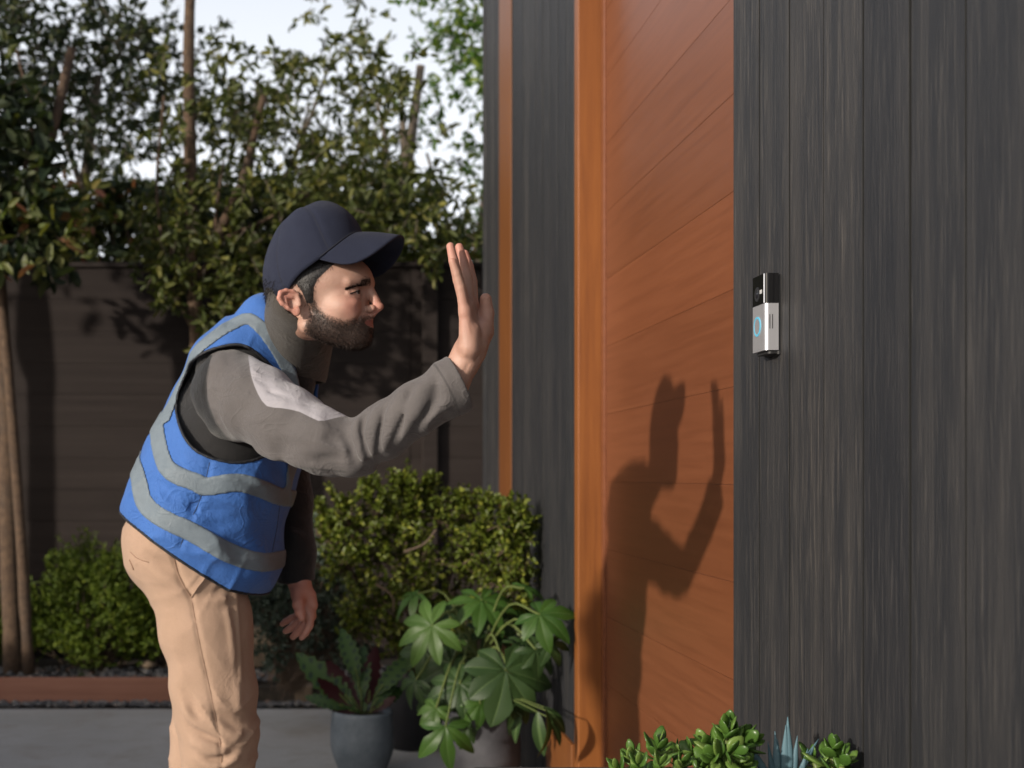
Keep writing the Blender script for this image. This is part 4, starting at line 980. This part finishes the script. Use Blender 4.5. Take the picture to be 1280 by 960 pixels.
cA, cB = P(558, 443, 2.09), P(594, 514, 2.09); cm_ = (cA + cB) / 2; cn = P(592, 467, 2.09) - P(566, 484, 2.09); cn[1] = 0; tang = cB - cA; nrm = np.array((-tang[2], 0, tang[0])); nrm /= np.linalg.norm(nrm)
if nrm[0] < 0: nrm = -nrm
def cuffpost(D, X, Y, Z):
    pl_ = (X - cm_[0]) * nrm[0] + (Z - cm_[2]) * nrm[2]
    D = D - np.sin(X * 47 + Z * 31 + Y * 20) * .0012 - np.sin(X * 110 - Z * 60 + 3 * np.sin(X * 40 + Z * 50)) * .0007 - .0028 * ridge(X * 30 + Z * 52 + 1.5 * np.sin(Z * 35 + Y * 20), 5) * mask01(np.sin(X * 31 + 1.2) - .1)
    hollow = np.maximum(D + .0075, -(pl_ + .05)); D = np.maximum(D, -hollow); return np.maximum(D, pl_)
V, Q = S_near.mesh(.0028, cuffpost); V = relax(V, Q, 2)
PANEL = cr(xz([(305, 436), (309, 452), (313, 470), (322, 492), (334, 508), (352, 511), (375, 516), (398, 528), (415, 525), (435, 520), (448, 519), (456, 500), (440, 470), (380, 470), (350, 445), (328, 425), (305, 430)], 2.20), 2)
SHN = [(255, 520), (262, 490), (285, 478)]
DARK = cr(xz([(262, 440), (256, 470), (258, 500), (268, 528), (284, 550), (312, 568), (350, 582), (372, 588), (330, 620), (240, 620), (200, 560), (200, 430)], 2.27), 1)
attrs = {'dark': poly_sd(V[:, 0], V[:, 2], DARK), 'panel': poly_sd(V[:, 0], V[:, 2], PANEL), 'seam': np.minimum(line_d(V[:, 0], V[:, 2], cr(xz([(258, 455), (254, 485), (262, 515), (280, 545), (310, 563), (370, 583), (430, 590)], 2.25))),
         np.abs((V[:, 0] - cm_[0]) * nrm[0] + (V[:, 2] - cm_[2]) * nrm[2] + .026))}
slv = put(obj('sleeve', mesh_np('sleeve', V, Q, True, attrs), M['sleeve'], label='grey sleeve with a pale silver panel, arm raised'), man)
# far sleeve
S_far = SDF(); fp = [P(345, 470, 2.70), P(352, 560, 2.71), P(362, 625, 2.68), P(368, 690, 2.64), P(371, 740, 2.62)]
S_far.chain(fp, [.062, .058, .046, .042, .038], .02, 1.0)
for l, wd, hh in (([(345, 620), (365, 640), (385, 640)], .010, -.006), ([(350, 600), (370, 612), (390, 600)], .010, .006), ([(350, 650), (370, 668), (392, 660)], .010, .006), ([(355, 690), (375, 705), (392, 700)], .008, -.004)):
    S_far.fold([P(a, b, 2.60) for a, b in l], wd, hh)
zc = P(0, 728, 2.62)[2]
def fpost(D, X, Y, Z):
    c = zc - Z + (X - fp[-1][0]) * .12; hol = np.maximum(D + .010, -(c + .04)); return np.maximum(np.maximum(D, -hol), c)
V, Q = S_far.mesh(.004, fpost); V = relax(V, Q, 2)
put(obj('sleeve', mesh_np('sleeve', V, Q, True), M['jacket'], label='dark sleeve of the arm hanging behind'), man)
# collar
CO = SDF(); ca = P(366, 462, 2.50); cb = P(380, 372, 2.300); CO.cone(ca, cb, .069, .067, .01, 1.0)
CO.fold([P(350, 385, 2.29), P(365, 410, 2.30), P(380, 430, 2.32)], .008, -.003); CO.fold([P(385, 410, 2.32), P(395, 425, 2.33), P(400, 445, 2.35)], .008, .005)
TOPC = [(300, 348), (333, 357), (346, 371), (360, 391), (382, 405), (400, 414), (420, 425)]
def copost(D, X, Y, Z):
    d = np.maximum(D, -(D + .0065)); top = poly_sd(X, Z, xz(TOPC + [(450, 432), (450, 300), (300, 300)], 2.27)); return np.maximum(d, -top)
V, Q = CO.mesh(.003, copost, lo=np.array((-9, -9, P(0, 470, 2.3)[2]))); V = relax(V, Q, 2)
put(obj('collar', mesh_np('collar', V, Q, True), M['collar'], label='dark brown stand-up jacket collar'), man)
zp = [P(a, b, 2.40 - .0) for a, b in ((416, 430), (412, 450), (408, 480))]

# ---- trousers
TR = SDF(); pel = P(228, 680, YT); pel[1] = YC
TR.ell(pel, (.112, .170, .105), .04); q = P(212, 690, YT); q[1] = YC; TR.ell(q, (.079, .155, .09), .05)
q = P(250, 660, YT); q[1] = YC; TR.ell(q, (.114, .16, .084), .04)
YL, YR_ = YC - .085, YC + .085
k1 = .03
TR.chain([P(243, 715, YL), P(259, 790, YL - .005), P(266, 860, YL - .01), P(274, 915, YL - .01), P(270, 1010, YL), P(262, 1150, YL), P(262, 1290, YL)], [.093, .084, .077, .071, .070, .066, .064], k1, 1.0)
TR.chain([P(245, 712, YR_), P(262, 800, YR_), P(262, 880, YR_), P(258, 935, YR_), P(242, 1010, YR_ + .01), P(225, 1120, YR_ + .02), P(215, 1240, YR_ + .02)], [.094, .084, .072, .067, .066, .062, .060], k1, 1.0)
TF = [([(180, 665), (215, 672), (250, 690)], .010, .004, ), ([(170, 690), (205, 705), (235, 730)], .012, -.005), ([(185, 715), (215, 728), (240, 745)], .012, .005), ([(262, 742), (290, 732), (310, 722)], .008, -.007), ([(258, 752), (280, 748), (300, 740)], .010, .005),
      ([(222, 880), (245, 905), (285, 915)], .010, .007), ([(228, 905), (255, 918), (290, 935)], .009, -.008), ([(226, 925), (255, 935), (292, 945)], .010, .007), ([(250, 950), (280, 948), (312, 925)], .009, -.009), ([(235, 945), (270, 960), (308, 945)], .010, .008), ([(262, 885), (290, 905), (316, 895)], .010, -.006), ([(270, 905), (296, 922), (318, 905)], .009, .006),
      ([(218, 850), (240, 880), (250, 900)], .012, -.006), ([(212, 800), (225, 850), (232, 890)], .014, .004), ([(300, 850), (300, 880), (312, 905)], .012, .005), ([(225, 960), (260, 975), (300, 965)], .010, -.008), ([(230, 985), (265, 990), (310, 985)], .010, .007), ([(282, 735), (290, 790), (296, 850)], .007, .004)]
for l, wd, hh in TF:
    for dy in (0, .025): TR.fold([P(a, b, YL - .082 + dy) for a, b in l], wd, hh * 1.3 * (1 if dy == 0 else .5))
def trpost(D, X, Y, Z):
    D = D - np.sin(Z * 37 + X * 21 + Y * 15) * .0018 - np.sin(Z * 73 - X * 30 + Y * 11) * .0010
    zz = (Z - P(0, 915, YL)[2]) / .075; kn = np.exp(-zz * zz); hz_ = (Z - P(0, 725, YL)[2]) / .06; hp = np.exp(-hz_ * hz_)
    D = D - (.0065 * kn + .0012) * ridge(Z * 46 + X * 26 + 1.4 * np.sin(X * 38 + Y * 14), 4) * mask01(np.sin(X * 23 + Z * 16 + 2.) + .3)
    D = D - .0035 * (hp + .15) * ridge(Z * 38 - X * 30 + 1.2 * np.sin(X * 31 + Y * 12), 5) * mask01(np.sin(X * 20 - Z * 11 + Y * 9) + .2)
    D = D + .0012 * kn * np.sin(Z * 95 + X * 35) * np.clip((X - P(285, 0, YL)[0]) * 30, -1, 1)
    return D
V, Q = TR.mesh(.0042, trpost, lo=np.array((-9, -9, .06))); V = relax(V, Q, 1)
tb = BVHTree.FromPolygons([Vector(v) for v in V], Q.tolist())
for pp, wd_, dp_ in (([(239, 747), (245, 780), (253, 820), (262, 860), (270, 900), (276, 935), (277, 975)], .0045, .0028), ([(214, 672), (216, 690), (222, 715), (230, 732), (239, 746)], .006, .006), ([(239, 747), (248, 733), (256, 722), (259, 708)], .005, -.004), ([(158, 668), (180, 678), (205, 688), (225, 697)], .004, .002), ([(163, 690), (172, 698), (186, 703)], .004, .002), ([(294, 735), (298, 790), (301, 850)], .006, -.003)):
    V = carve(V, Q, surf_path(tb, pp), wd_, dp_)
trs = put(obj('trousers', mesh_np('trousers', V, Q, True), M['trousers']), man)
tb = BVHTree.FromPolygons([Vector(v) for v in V], Q.tolist())
surf_tube(tb, [(239, 747), (245, 780), (253, 820), (262, 860), (270, 900), (276, 935), (277, 975)], .0007, 'seam', M['seam_khaki'], trs)
surf_tube(tb, [(216, 690), (222, 715), (230, 732), (239, 746)], .0011, 'pocket_opening', M['seam_khaki'], trs)
surf_tube(tb, [(239, 747), (248, 733), (256, 722), (259, 708)], .0014, 'pocket_edge', M['trousers'], trs, 8, .001)
surf_tube(tb, [(163, 690), (172, 698), (186, 703)], .0010, 'pocket_welt', M['seam_khaki'], trs)
surf_tube(tb, [(162, 700), (165, 706), (167, 712)], .002, 'back_pocket', M['seam_khaki'], trs)
for k, (px, Yl) in enumerate(((262, YL), (215, YR_ + .02))):
    b = P(px, 1300, Yl); S = SDF(); S.ell((b[0] + .06, Yl, .045), (.15, .05, .045), .02).ell((b[0] - .03, Yl, .07), (.06, .042, .07), .03)
    V, Q = S.mesh(.006, lambda D, X, Y, Z: np.maximum(D, .003 - Z)); put(obj('shoe', mesh_np('shoe', relax(V, Q, 2), Q, True), M['shoe']), man)

# ---- head (modelled in its own frame, then turned a little towards the street)
yaw, pit = R(-18), R(6)
fx = np.array((math.cos(yaw), math.sin(yaw), 0)); lx = np.array((-math.sin(yaw), math.cos(yaw), 0)); ux = np.array((0, 0, 1.))
fh = math.cos(pit) * fx + math.sin(pit) * ux; uh = -math.sin(pit) * fx + math.cos(pit) * ux; lh = lx
HO = P(372, 384, 2.23) + lh * .075
HM = np.stack([fh, lh, uh], 1)      # columns
def h2w(p): return HO + np.asarray(p) @ HM.T
def w2h(p): return (np.asarray(p) - HO) @ HM
H_ = SDF(); m_ = .001
def E(c, r, k, sub=False, rot=None): H_.ell(np.array(c) * m_, np.array(r) * m_, k * m_, rot, sub)
def Cn(a, b, r1, r2, k, sub=False): H_.cone(np.array(a) * m_, np.array(b) * m_, r1 * m_, r2 * m_, k * m_, 1., sub)
E((9, 0, 48), (88, 73, 78), 5); E((62, 0, 46), (57, 57, 42), 22); E((50, 0, -8), (56, 56, 55), 18)
nb = w2h(P(354, 448, 2.46)); nb2 = w2h(P(370, 412, 2.375)); H_.cone(nb2, nb, .042, .042, .02)
Cn((-8, 0, -2), tuple(nb2 / m_), 47, 43, 16)
for s in (-1, 1):
    Cn((6, s * 51, -30), (74, s * 17, -60), 15, 15, 18); E((70, s * 42, -6), (24, 19, 19), 18); E((82, s * 33, -18), (14, 14, 12), 12)
E((84, 0, -40), (25, 29, 24), 14); E((89, 0, -60), (15, 20, 13), 12)
for s in (-1, 1):
    Cn((110, s * 13, 36), (88, s * 46, 35), 8.5, 7.5, 8)
    E((110, s * 30, 16), (18, 15, 10.5), 8, True)
    E((89, s * 31, 17), (11.5, 14, 11.5), 1.5)            # eyeball
    Cn((94, s * 19, 21.5), (97.5, s * 31, 24.8), 3.4, 4.1, 3); Cn((97.5, s * 31, 24.8), (85, s * 47, 17), 4.1, 3.6, 3)   # upper lid
    Cn((95, s * 20, 12), (97, s * 31, 11), 3, 4.4, 3); Cn((97, s * 31, 11), (86, s * 46, 12.5), 4.4, 3.4, 3)
    H_.fold(np.array([(96, s * 26, 5), (96, s * 34, 3), (88, s * 46, 6)]) * m_, .0026, -.0018)
    H_.fold(np.array([(101, s * 22, 30), (98, s * 34, 31), (88, s * 46, 26)]) * m_, .0022, -.0016)  # lower lid
    E((91, s * 37, -2), (10, 12, 7), 9)
Cn((111, 0, 30), (121, 0, 2), 7, 8.5, 9); E((124, 0, -8), (10.5, 8.5, 8.5), 4); Cn((116, 0, -14), (107, 0, -22), 7, 7, 6)
for s in (-1, 1):
    E((113, s * 11.5, -11), (10, 6.5, 7), 3); E((118, s * 7, -18.5), (4.5, 3.2, 4), 2, True)
    Cn((105, s * 4, -31), (93, s * 25, -29), 4.2, 3, 4); Cn((104, s * 3, -41), (92, s * 23, -32), 5.2, 3.2, 4)
    Cn((110, s * 2, -36.5), (95, s * 27, -29), 1.6, 1.4, 1.5, True)
    H_.fold(np.array([(104, s * 22, -16), (98, s * 31, -24), (91, s * 37, -37)]) * m_, .0042, -.0046)
    H_.fold(np.array([(84, s * 51, 19), (70, s * 60, 24)]) * m_, .0018, -.0016); H_.fold(np.array([(83, s * 52, 14), (70, s * 61, 13)]) * m_, .0018, -.0016); H_.fold(np.array([(85, s * 49, 9), (76, s * 56, 5)]) * m_, .0022, -.0012); H_.fold(np.array([(118, s * 1, 48), (108, s * 30, 49), (92, s * 46, 47)]) * m_, .002, -.0010)
    # ear
    ro = np.array([(math.cos(R(28)), s * -math.sin(R(28)), 0), (s * math.sin(R(28)), math.cos(R(28)), 0), (0, 0, 1)]).T
    def EP(a, t, h): # along ear (a back-forward, h up), t outward
        base = np.array((-4, s * 74, 3)); f_ = np.array((math.cos(R(28)), -s * math.sin(R(28)), 0)); o_ = np.array((math.sin(R(28)), s * math.cos(R(28)), 0)); h = h * .68 + 6; return base + f_ * a * 1.05 + o_ * t + np.array((0, 0, h)) + np.array((-.25 * h, 0, 0))
    E(EP(-6, 3, 4), (15, 4, 19), 4, False, np.array([(math.cos(R(28)), -s * math.sin(R(28)), 0), (math.sin(R(28)) * s, math.cos(R(28)), 0), (0, 0, 1)]).T)
    ring_ = [EP(8, 4, 8), EP(9, 6, 19), EP(3, 8, 28), EP(-8, 9, 31), EP(-18, 9, 25), EP(-23, 9, 12), EP(-21, 8, -2), EP(-14, 7, -14), EP(-6, 5, -22)]
    for a, b in zip(ring_[:-1], ring_[1:]): Cn(a, b, 3.3, 3.3, 2)
    E(EP(-2, 4, -24), (8, 5, 9), 4); E(EP(-4, 9, 0), (9, 7, 12), 3, True); Cn(EP(-2, 5, 12), EP(-14, 7, 16), 2.6, 2.6, 2.5); Cn(EP(-14, 7, 14), EP(-14, 6, -4), 2.6, 2.6, 2.5); Cn(EP(8, 4, 3), EP(7, 4, -8), 4.5, 4, 3)
BE = [(10, 36), (33, 36), (31, 18), (37, 0), (48, -13), (63, -21), (76, -27), (88, -25), (100, -19), (122, -18), (124, -30), (126, -70), (100, -110), (40, -112), (2, -72), (-2, -40), (10, -10)]
HA = [(-120, 110), (-120, 20), (-85, 5), (-48, -8), (-28, -12), (-20, 2), (-16, 32), (0, 40), (8, 26), (13, 4), (27, 4), (33, 30), (40, 42), (62, 60), (75, 72), (75, 110)]
def sm(x, a, b): t = np.clip((x - a) / (b - a), 0, 1); return t * t * (3 - 2 * t)
def beardf(X, Z, Y): 
    d = poly_sd(X / m_, Z / m_, BE); lip = np.sqrt(((Z / m_ + 36) / 7) ** 2 + (np.abs(Y) / m_ / 19) ** 2) - 1
    soul = sm(d, 3, -5); dens = sm(d, 2, -9) * .55 + .45 * sm(d, -4, -22); return dens * sm(lip, -.1, .25) * sm(np.abs(Y / m_) + (X / m_) * 3, -60, -40)
def hpost(D, X, Y, Z):
    X3 = X + 0 * Y + 0 * Z; Z3 = Z + 0 * X3; Y3 = Y + 0 * X3
    be = sm(poly_sd(X[:, :, :], Z[:, :, :], np.array(BE) * m_) / m_, 4, -8); ha = sm(poly_sd(X, Z, np.array(HA) * m_) / m_, 4, -10)
    return D - .0012 * be - .0022 * ha
lo = np.array((-.12, -.1, -.17)); hi = np.array((.15, .1, .12))
V, Q = H_.mesh(.0019, hpost, lo, hi, .03); V = relax(V, Q, 1, .4)
hx, hy, hz = V[:, 0], V[:, 1], V[:, 2]
A_be = beardf(hx, hz, hy); A_ha = sm(poly_sd(hx, hz, np.array(HA) * m_) / m_, 2, -5) 
A_ha = np.where((np.abs(hy) > .0775) & (hx < .012) & (hx > -.045) & (hz > -.04) & (hz < .04), 0, A_ha)
lipd = np.sqrt(((hz / m_ + 36) / 6.5) ** 2 + (hy / m_ / 22) ** 2 + (np.maximum(0, 95 - hx / m_) / 4) ** 2); A_lip = sm(lipd, 1.15, .85)
A_red = np.clip(sm(np.sqrt((hx / m_ - 124) ** 2 + hy ** 2 / m_ ** 2 + (hz / m_ + 9) ** 2), 24, 8) * .36 + sm(np.abs(hy) / m_, 74, 84) * .36 + sm(np.sqrt((hx / m_ - 84) ** 2 + (np.abs(hy) / m_ - 42) ** 2 + (hz / m_ + 8) ** 2), 28, 8) * .3, 0, 1)
headV, headQ = h2w(V), Q; headN = len(V)
# ---- raised hand
def hand_sdf(wrist, wr2, palm, fingers, thumb, extra=()):
    S = SDF(); S.cone(wrist[0], wrist[1], wrist[2], wrist[3], .012)
    for a, b, r1, r2 in palm: S.cone(a, b, r1, r2, .012)
    for f in fingers:
        for i in range(len(f[0]) - 1): S.cone(f[0][i], f[0][i + 1], f[1][i], f[1][i + 1], .0018 if i else .006)
    for i in range(len(thumb[0]) - 1): S.cone(thumb[0][i], thumb[0][i + 1], thumb[1][i], thumb[1][i + 1], .008 if i == 0 else .004)
    for e in extra: S.cone(*e)
    return S
K = 2.08
wv = (P(566, 482, K + .01), P(584, 440, K + .005), .026, .0245)
palm = [(P(585, 432, K - .018), P(582, 388, K - .026), .0150, .0105), (P(588, 430, K), P(584, 384, K - .006), .0165, .0112), (P(590, 428, K + .012), P(587, 383, K + .014), .0165, .0112), (P(592, 426, K + .022), P(590, 384, K + .034), .0160, .0110), (P(592, 438, K), P(584, 452, K), .018, .02)]
fing = [([P(581, 390, K - .028), P(576, 360, K - .034), P(571, 342, K - .037), P(566, 327, K - .039)], [.0092, .0082, .0074, .0062]),
        ([P(583, 388, K - .008), P(573, 350, K - .010), P(567, 326, K - .011), P(563, 308, K - .012)], [.0098, .0088, .0080, .0066]),
        ([P(587, 386, K + .012), P(584, 348, K + .014), P(579, 328, K + .015), P(574, 309, K + .016)], [.0100, .0090, .0082, .0068]),
        ([P(591, 386, K + .034), P(590, 352, K + .041), P(586, 333, K + .044), P(581, 317, K + .046)], [.0098, .0088, .0080, .0066])]
thumb = ([P(592, 440, K + .012), P(605, 415, K + .016), P(608, 392, K + .016), P(607, 374, K + .012)], [.020, .0155, .0122, .0098])
HR = hand_sdf(wv, None, palm, fing, thumb, [(P(599, 428, K - .004), P(604, 408, K + .006), .014, .011, .010), (P(588, 436, K - .02), P(592, 412, K - .02), .014, .010, .01)])
HR.fold([P(590, 400, K - .035), P(600, 412, K - .03)], .003, -.0012); HR.fold([P(574, 350, K - .022), P(578, 349, K - .022)], .0025, -.001); HR.fold([P(595, 452, K - .02), P(600, 442, K - .02)], .003, -.0015)
for pth, rr in fing:
    for i in (1, 2):
        a = pth[i]; r_ = rr[i]
        for dx in (-1, 1): HR.fold([a + (dx * r_, -r_ * .6, 0), a + (dx * r_ * .6, -r_ * 1.1, .0005)], .0016, -.0009)
HR.fold([P(572, 474, K - .025), P(579, 455, K - .028), P(583, 436, K - .03)], .003, .0014); HR.fold([P(579, 470, K - .02), P(586, 452, K - .02)], .003, -.0012)
HR.fold([P(588, 418, K - .036), P(584, 400, K - .038)], .003, .0010)
V, Q = HR.mesh(.0014); V = relax(V, Q, 2, .4); hrV, hrQ = V, Q
# ---- hanging hand
K2 = 2.60
wv = (P(372, 720, 2.62), P(378, 742, K2), .025, .023)
palm = [(P(375, 746, K2 - .012), P(385, 768, K2 - .02), .014, .011), (P(380, 746, K2), P(389, 770, K2 - .006), .014, .011), (P(384, 746, K2 + .01), P(388, 772, K2 + .012), .013, .010), (P(376, 748, K2 + .018), P(378, 770, K2 + .028), .013, .009), (P(388, 746, K2 - .006), P(391, 756, K2 - .01), .011, .010)]
fing = [([P(388, 768, K2 - .02), P(387, 782, K2 - .026), P(382, 791, K2 - .028), P(377, 797, K2 - .026)], [.0090, .0080, .0072, .0060]),
        ([P(387, 770, K2 - .002), P(378, 783, K2 - .002), P(371, 791, K2 + .002), P(366, 796, K2 + .006)], [.0098, .0088, .0078, .0065]),
        ([P(384, 770, K2 + .012), P(370, 780, K2 + .014), P(362, 786, K2 + .018), P(357, 789, K2 + .022)], [.0095, .0085, .0076, .0062]),
        ([P(377, 768, K2 + .028), P(364, 773, K2 + .034), P(357, 777, K2 + .036), P(353, 780, K2 + .038)], [.0085, .0075, .0068, .0058])]
thumb = ([P(373, 742, K2 - .014), P(373, 756, K2 - .040), P(375, 765, K2 - .050), P(377, 772, K2 - .054)], [.0145, .0118, .0098, .0080])
HL = hand_sdf(wv, None, palm, fing, thumb)
V, Q = HL.mesh(.0018); V = relax(V, Q, 2, .4); hlV, hlQ = V, Q
# ---- the body under the clothes, joined with head and hands into one mesh
B = torso(-.02); B.cone(P(344, 448, 2.50), P(354, 420, 2.44), .045, .045, .03)
B.chain([P(290, 484, YS0), P(440, 562, YE0)], [.045, .034], .02); B.chain([P(444, 562, YE0), P(566, 482, K + .01)], [.034, .026], .01)
B.chain([fp[0], fp[2], P(372, 722, 2.62)], [.042, .034, .025], .02); B.ell(pel, (.085, .14, .09), .04)
B.chain([P(236, 715, YL), P(274, 915, YL), P(262, 1150, YL), P(262, 1290, YL)], [.068, .048, .036, .035], .02); B.chain([P(240, 712, YR_), P(258, 935, YR_), P(225, 1120, YR_ + .02), P(215, 1240, YR_ + .02)], [.066, .048, .036, .034], .02)
bV, bQ = B.mesh(.010, None, np.array((-9, -9, .04))); bV = relax(bV, bQ, 1)
nB, nR, nL = len(bV), len(hrV), len(hlV)
allV = np.concatenate([headV, hrV, hlV, bV]); allQ = np.concatenate([headQ, hrQ + headN, hlQ + headN + nR, bQ + headN + nR + nL])
z = np.zeros(nR + nL + nB); redh = np.concatenate([np.clip(sm(hrV[:, 2], P(0, 350, K)[2], P(0, 310, K)[2]) * .3, 0, 1) + .05, np.full(nL, .3), np.zeros(nB)])
attrs = {'beard': np.concatenate([A_be, z]), 'hair': np.concatenate([A_ha, z]), 'lip': np.concatenate([A_lip, z]), 'red': np.concatenate([A_red, redh])}
body = put(obj('body', mesh_np('body', allV, allQ, True, attrs), M['skin']), man)
# ---- beard, hair, eyebrow and lash strands
me_n = np.zeros_like(V)
def vnorm(V, Q):
    a, b, c, d = (V[Q[:, i]] for i in range(4)); fn = np.cross(c - a, d - b); Nn = np.zeros_like(V)
    for i in range(4): np.add.at(Nn, Q[:, i], fn)
    return unit(Nn)
hN = vnorm(headV, headQ)
def strands(p, d, L, r):
    n = len(p); d = unit(d); u = unit(np.cross(d, rdir(n))); V = np.stack([p - u * r, p + u * r, p + d * L[:, None]], 1); return V.reshape(-1, 3), np.arange(n * 3).reshape(-1, 3)
def pick(wt, n):
    wt = wt / wt.sum(); return rng.choice(len(wt), n, p=wt)
down = (fh * .35 - uh * 1.0)
i = pick(np.clip(A_be - .15, 0, 1) * (1 - A_lip), 9000); nd = unit(hN[i] * .55 + down * .6 + rng.normal(size=(len(i), 3)) * .25)
put(obj('beard', mesh_np('beard', *strands(headV[i] + rng.normal(size=(len(i), 3)) * .0008, nd, rng.uniform(.0025, .006, len(i)), .00032)), M['beard'], kind='stuff'), man)
i = pick(A_ha * (headV[:, 2] < P(0, 300, 2.3)[2]), 6000); nd = unit(hN[i] * .35 - uh * .8 - fh * .3 + rng.normal(size=(len(i), 3)) * .2)
put(obj('hair', mesh_np('hair', *strands(headV[i] + rng.normal(size=(len(i), 3)) * .001, nd, rng.uniform(.004, .009, len(i)), .0004)), M['hair'], kind='stuff'), man)
hb = BVHTree.FromPolygons([Vector(v) for v in headV], headQ.tolist())
for s in (-1, 1):
    n = 620; t = rng.uniform(0, 1, n); pl0 = np.stack([np.interp(t, [0, .5, 1], [116, 104, 84]), s * np.interp(t, [0, .5, 1], [11, 30, 50]), 36.5 + 4 * np.sin(t * 3.1) - 14 * t + rng.normal(size=n) * 2.8 * (1 - .5 * t)], 1) * m_
    pw = h2w(pl0); q = []; dd_ = []
    for k in range(n):
        h = hb.find_nearest(Vector(pw[k])); q.append(np.array(h[0])); dd_.append(np.array(h[1]))
    q = np.array(q); dd_ = np.array(dd_); dirs = unit(dd_ * .35 + (lh * s - fh * .7) * .8 + rng.normal(size=(n, 3)) * .2)
    put(obj('eyebrow', mesh_np('eyebrow', *strands(q, dirs, rng.uniform(.004, .009, n), .00042)), M['hair'], kind='stuff'), man)
    # eye: white, iris and a dark lash line
    cc = np.array((89, s * 31, 17)) * m_; ga = unit(np.array((1., s * .12, .0)))
    def sph(c, r, n1=14, n2=18):
        V = [(0, 0, r)]; 
        for a in range(1, n1):
            for b in range(n2): th = math.pi * a / n1; ph = 2 * math.pi * b / n2; V.append((r * math.sin(th) * math.cos(ph), r * math.sin(th) * math.sin(ph), r * math.cos(th)))
        V.append((0, 0, -r)); Fc = [(0, 1 + b, 1 + (b + 1) % n2) for b in range(n2)]
        for a in range(n1 - 2):
            for b in range(n2): Fc.append((1 + a * n2 + b, 1 + (a + 1) * n2 + b, 1 + (a + 1) * n2 + (b + 1) % n2, 1 + a * n2 + (b + 1) % n2))
        L = 1 + (n1 - 2) * n2; Fc += [(L + n2, L + (b + 1) % n2, L + b) for b in range(n2)]; return np.array(V) + c, Fc
    Ve, Fe = sph(cc, .0124); put(obj('eye', mesh_np('eye', h2w(Ve), Fe, True), M['eye']), man)
    Vi, Fi = sph(cc + ga * .0078, .0058); put(obj('iris', mesh_np('iris', h2w(Vi), Fi, True), M['iris']), man)
    la = np.array([(98, s * 20, 16.8), (101.2, s * 26, 19.4), (101.8, s * 32, 20.0), (98, s * 40, 17.2), (89.5, s * 48, 13.8)]) * m_
    put(obj('eyelash', mesh_np('eyelash', *tube(h2w(smooth_path(la, 4)), .0012, 5), smooth=True), M['hair']), man)

# ---- cap
cp = R(30); fc = math.cos(cp) * fx + math.sin(cp) * ux; uc = -math.sin(cp) * fx + math.cos(cp) * ux; lc = lx
CC = P(402, 346, 2.30); CA, CB, CH = .101, .088, .124
def rise(c): return .026 * c * c if c > 0 else -.046 * c * c
def ca_(c): return CA if c > 0 else CA + .019 * c * c
def ringpt(th, u=0.):
    c = math.cos(th); return CC + fc * ca_(c) * c + lc * CB * math.sin(th) + uc * (rise(c) + u)
nt_, nr_ = 96, 26; Vc = []; seam = []
for j in range(nr_ + 1):
    ph = math.pi / 2 * j / nr_
    for i in range(nt_):
        th = 2 * math.pi * i / nt_; cph = max(0., math.cos(ph)) ** .80; sph_ = math.sin(ph) ** 1.02; c = math.cos(th)
        d = min(abs(((th - math.pi / 6 * 0) / (math.pi / 3) + .5) % 1 - .5), 1.) * (math.pi / 3) * .1 * cph
        groove = .0016 * math.exp(-(d / .0035) ** 2)
        bul = 1 + (.03 * math.sin(ph * 2) * (1 if c > 0 else .6)); rr = cph * bul
        p = CC + fc * (ca_(c) * c * rr - groove * c + .022 * math.sin(ph) ** 1.5) + lc * (CB * math.sin(th) * rr - groove * math.sin(th)) + uc * (rise(c) * (1 - math.sin(ph)) + CH * sph_ - groove * .5)
        p += (fc * c + lc * math.sin(th)) * .0018 * math.sin(3 * th + 6 * ph) + uc * .0012 * math.sin(5 * th + 2)
        Vc.append(p)
Fcap = [(j * nt_ + i, j * nt_ + (i + 1) % nt_, (j + 1) * nt_ + (i + 1) % nt_, (j + 1) * nt_ + i) for j in range(nr_) for i in range(nt_)]
capo = put(obj('cap', mesh_np('cap', Vc, Fcap, True), M['cap']), man)
md = capo.modifiers.new('solid', 'SOLIDIFY'); md.thickness = .0025; md.offset = -1
ns, nt2 = 40, 14; Vb = []; TH = R(74)
db = math.cos(R(31)) * fc - math.sin(R(31)) * uc; ub = math.sin(R(31)) * fc + math.cos(R(31)) * uc
for i in range(ns + 1):
    s = -1 + 2 * i / ns; a = ringpt(s * TH, .002) - (fc * math.cos(s * TH) + lc * math.sin(s * TH)) * .002
    ext = .078 * max(0., 1 - abs(s) ** 2.6) ** .62
    for j in range(nt2 + 1):
        t = j / nt2; p = a + db * ext * t - ub * (.009 * t * t + .036 * t * s * s) * (1 - s ** 6) + lc * math.copysign(1, s) * .006 * t * abs(s) * (1 - s * s)
        Vb.append(p)
Fb = [(i * (nt2 + 1) + j, (i + 1) * (nt2 + 1) + j, (i + 1) * (nt2 + 1) + j + 1, i * (nt2 + 1) + j + 1) for i in range(ns) for j in range(nt2)]
brim = obj('brim', mesh_np('brim', Vb, Fb, True), M['cap'], capo); md = brim.modifiers.new('solid', 'SOLIDIFY'); md.thickness = .0035; md.offset = 0
obj('cap_button', mesh_np('cap_button', *sph(np.array(Vc[-1]) + uc * .0005, .0055), smooth=True), M['cap'], capo)
obj('brim_seam', mesh_np('brim_seam', *tube([ringpt(R(a), .0035) + (fc * math.cos(R(a)) + lc * math.sin(R(a))) * .0008 for a in range(-72, 73, 4)], .0011, 5)), M['cap_seam'], capo)
for th in (-60, 0, 60, 120, 180, 240):
    i = int(round(th / 360 * nt_)) % nt_; ln = [np.array(Vc[j * nt_ + i]) for j in range(0, nr_)]
    obj('panel_seam', mesh_np('panel_seam', *tube(ln, .0006, 5)), M['cap_seam'], capo)
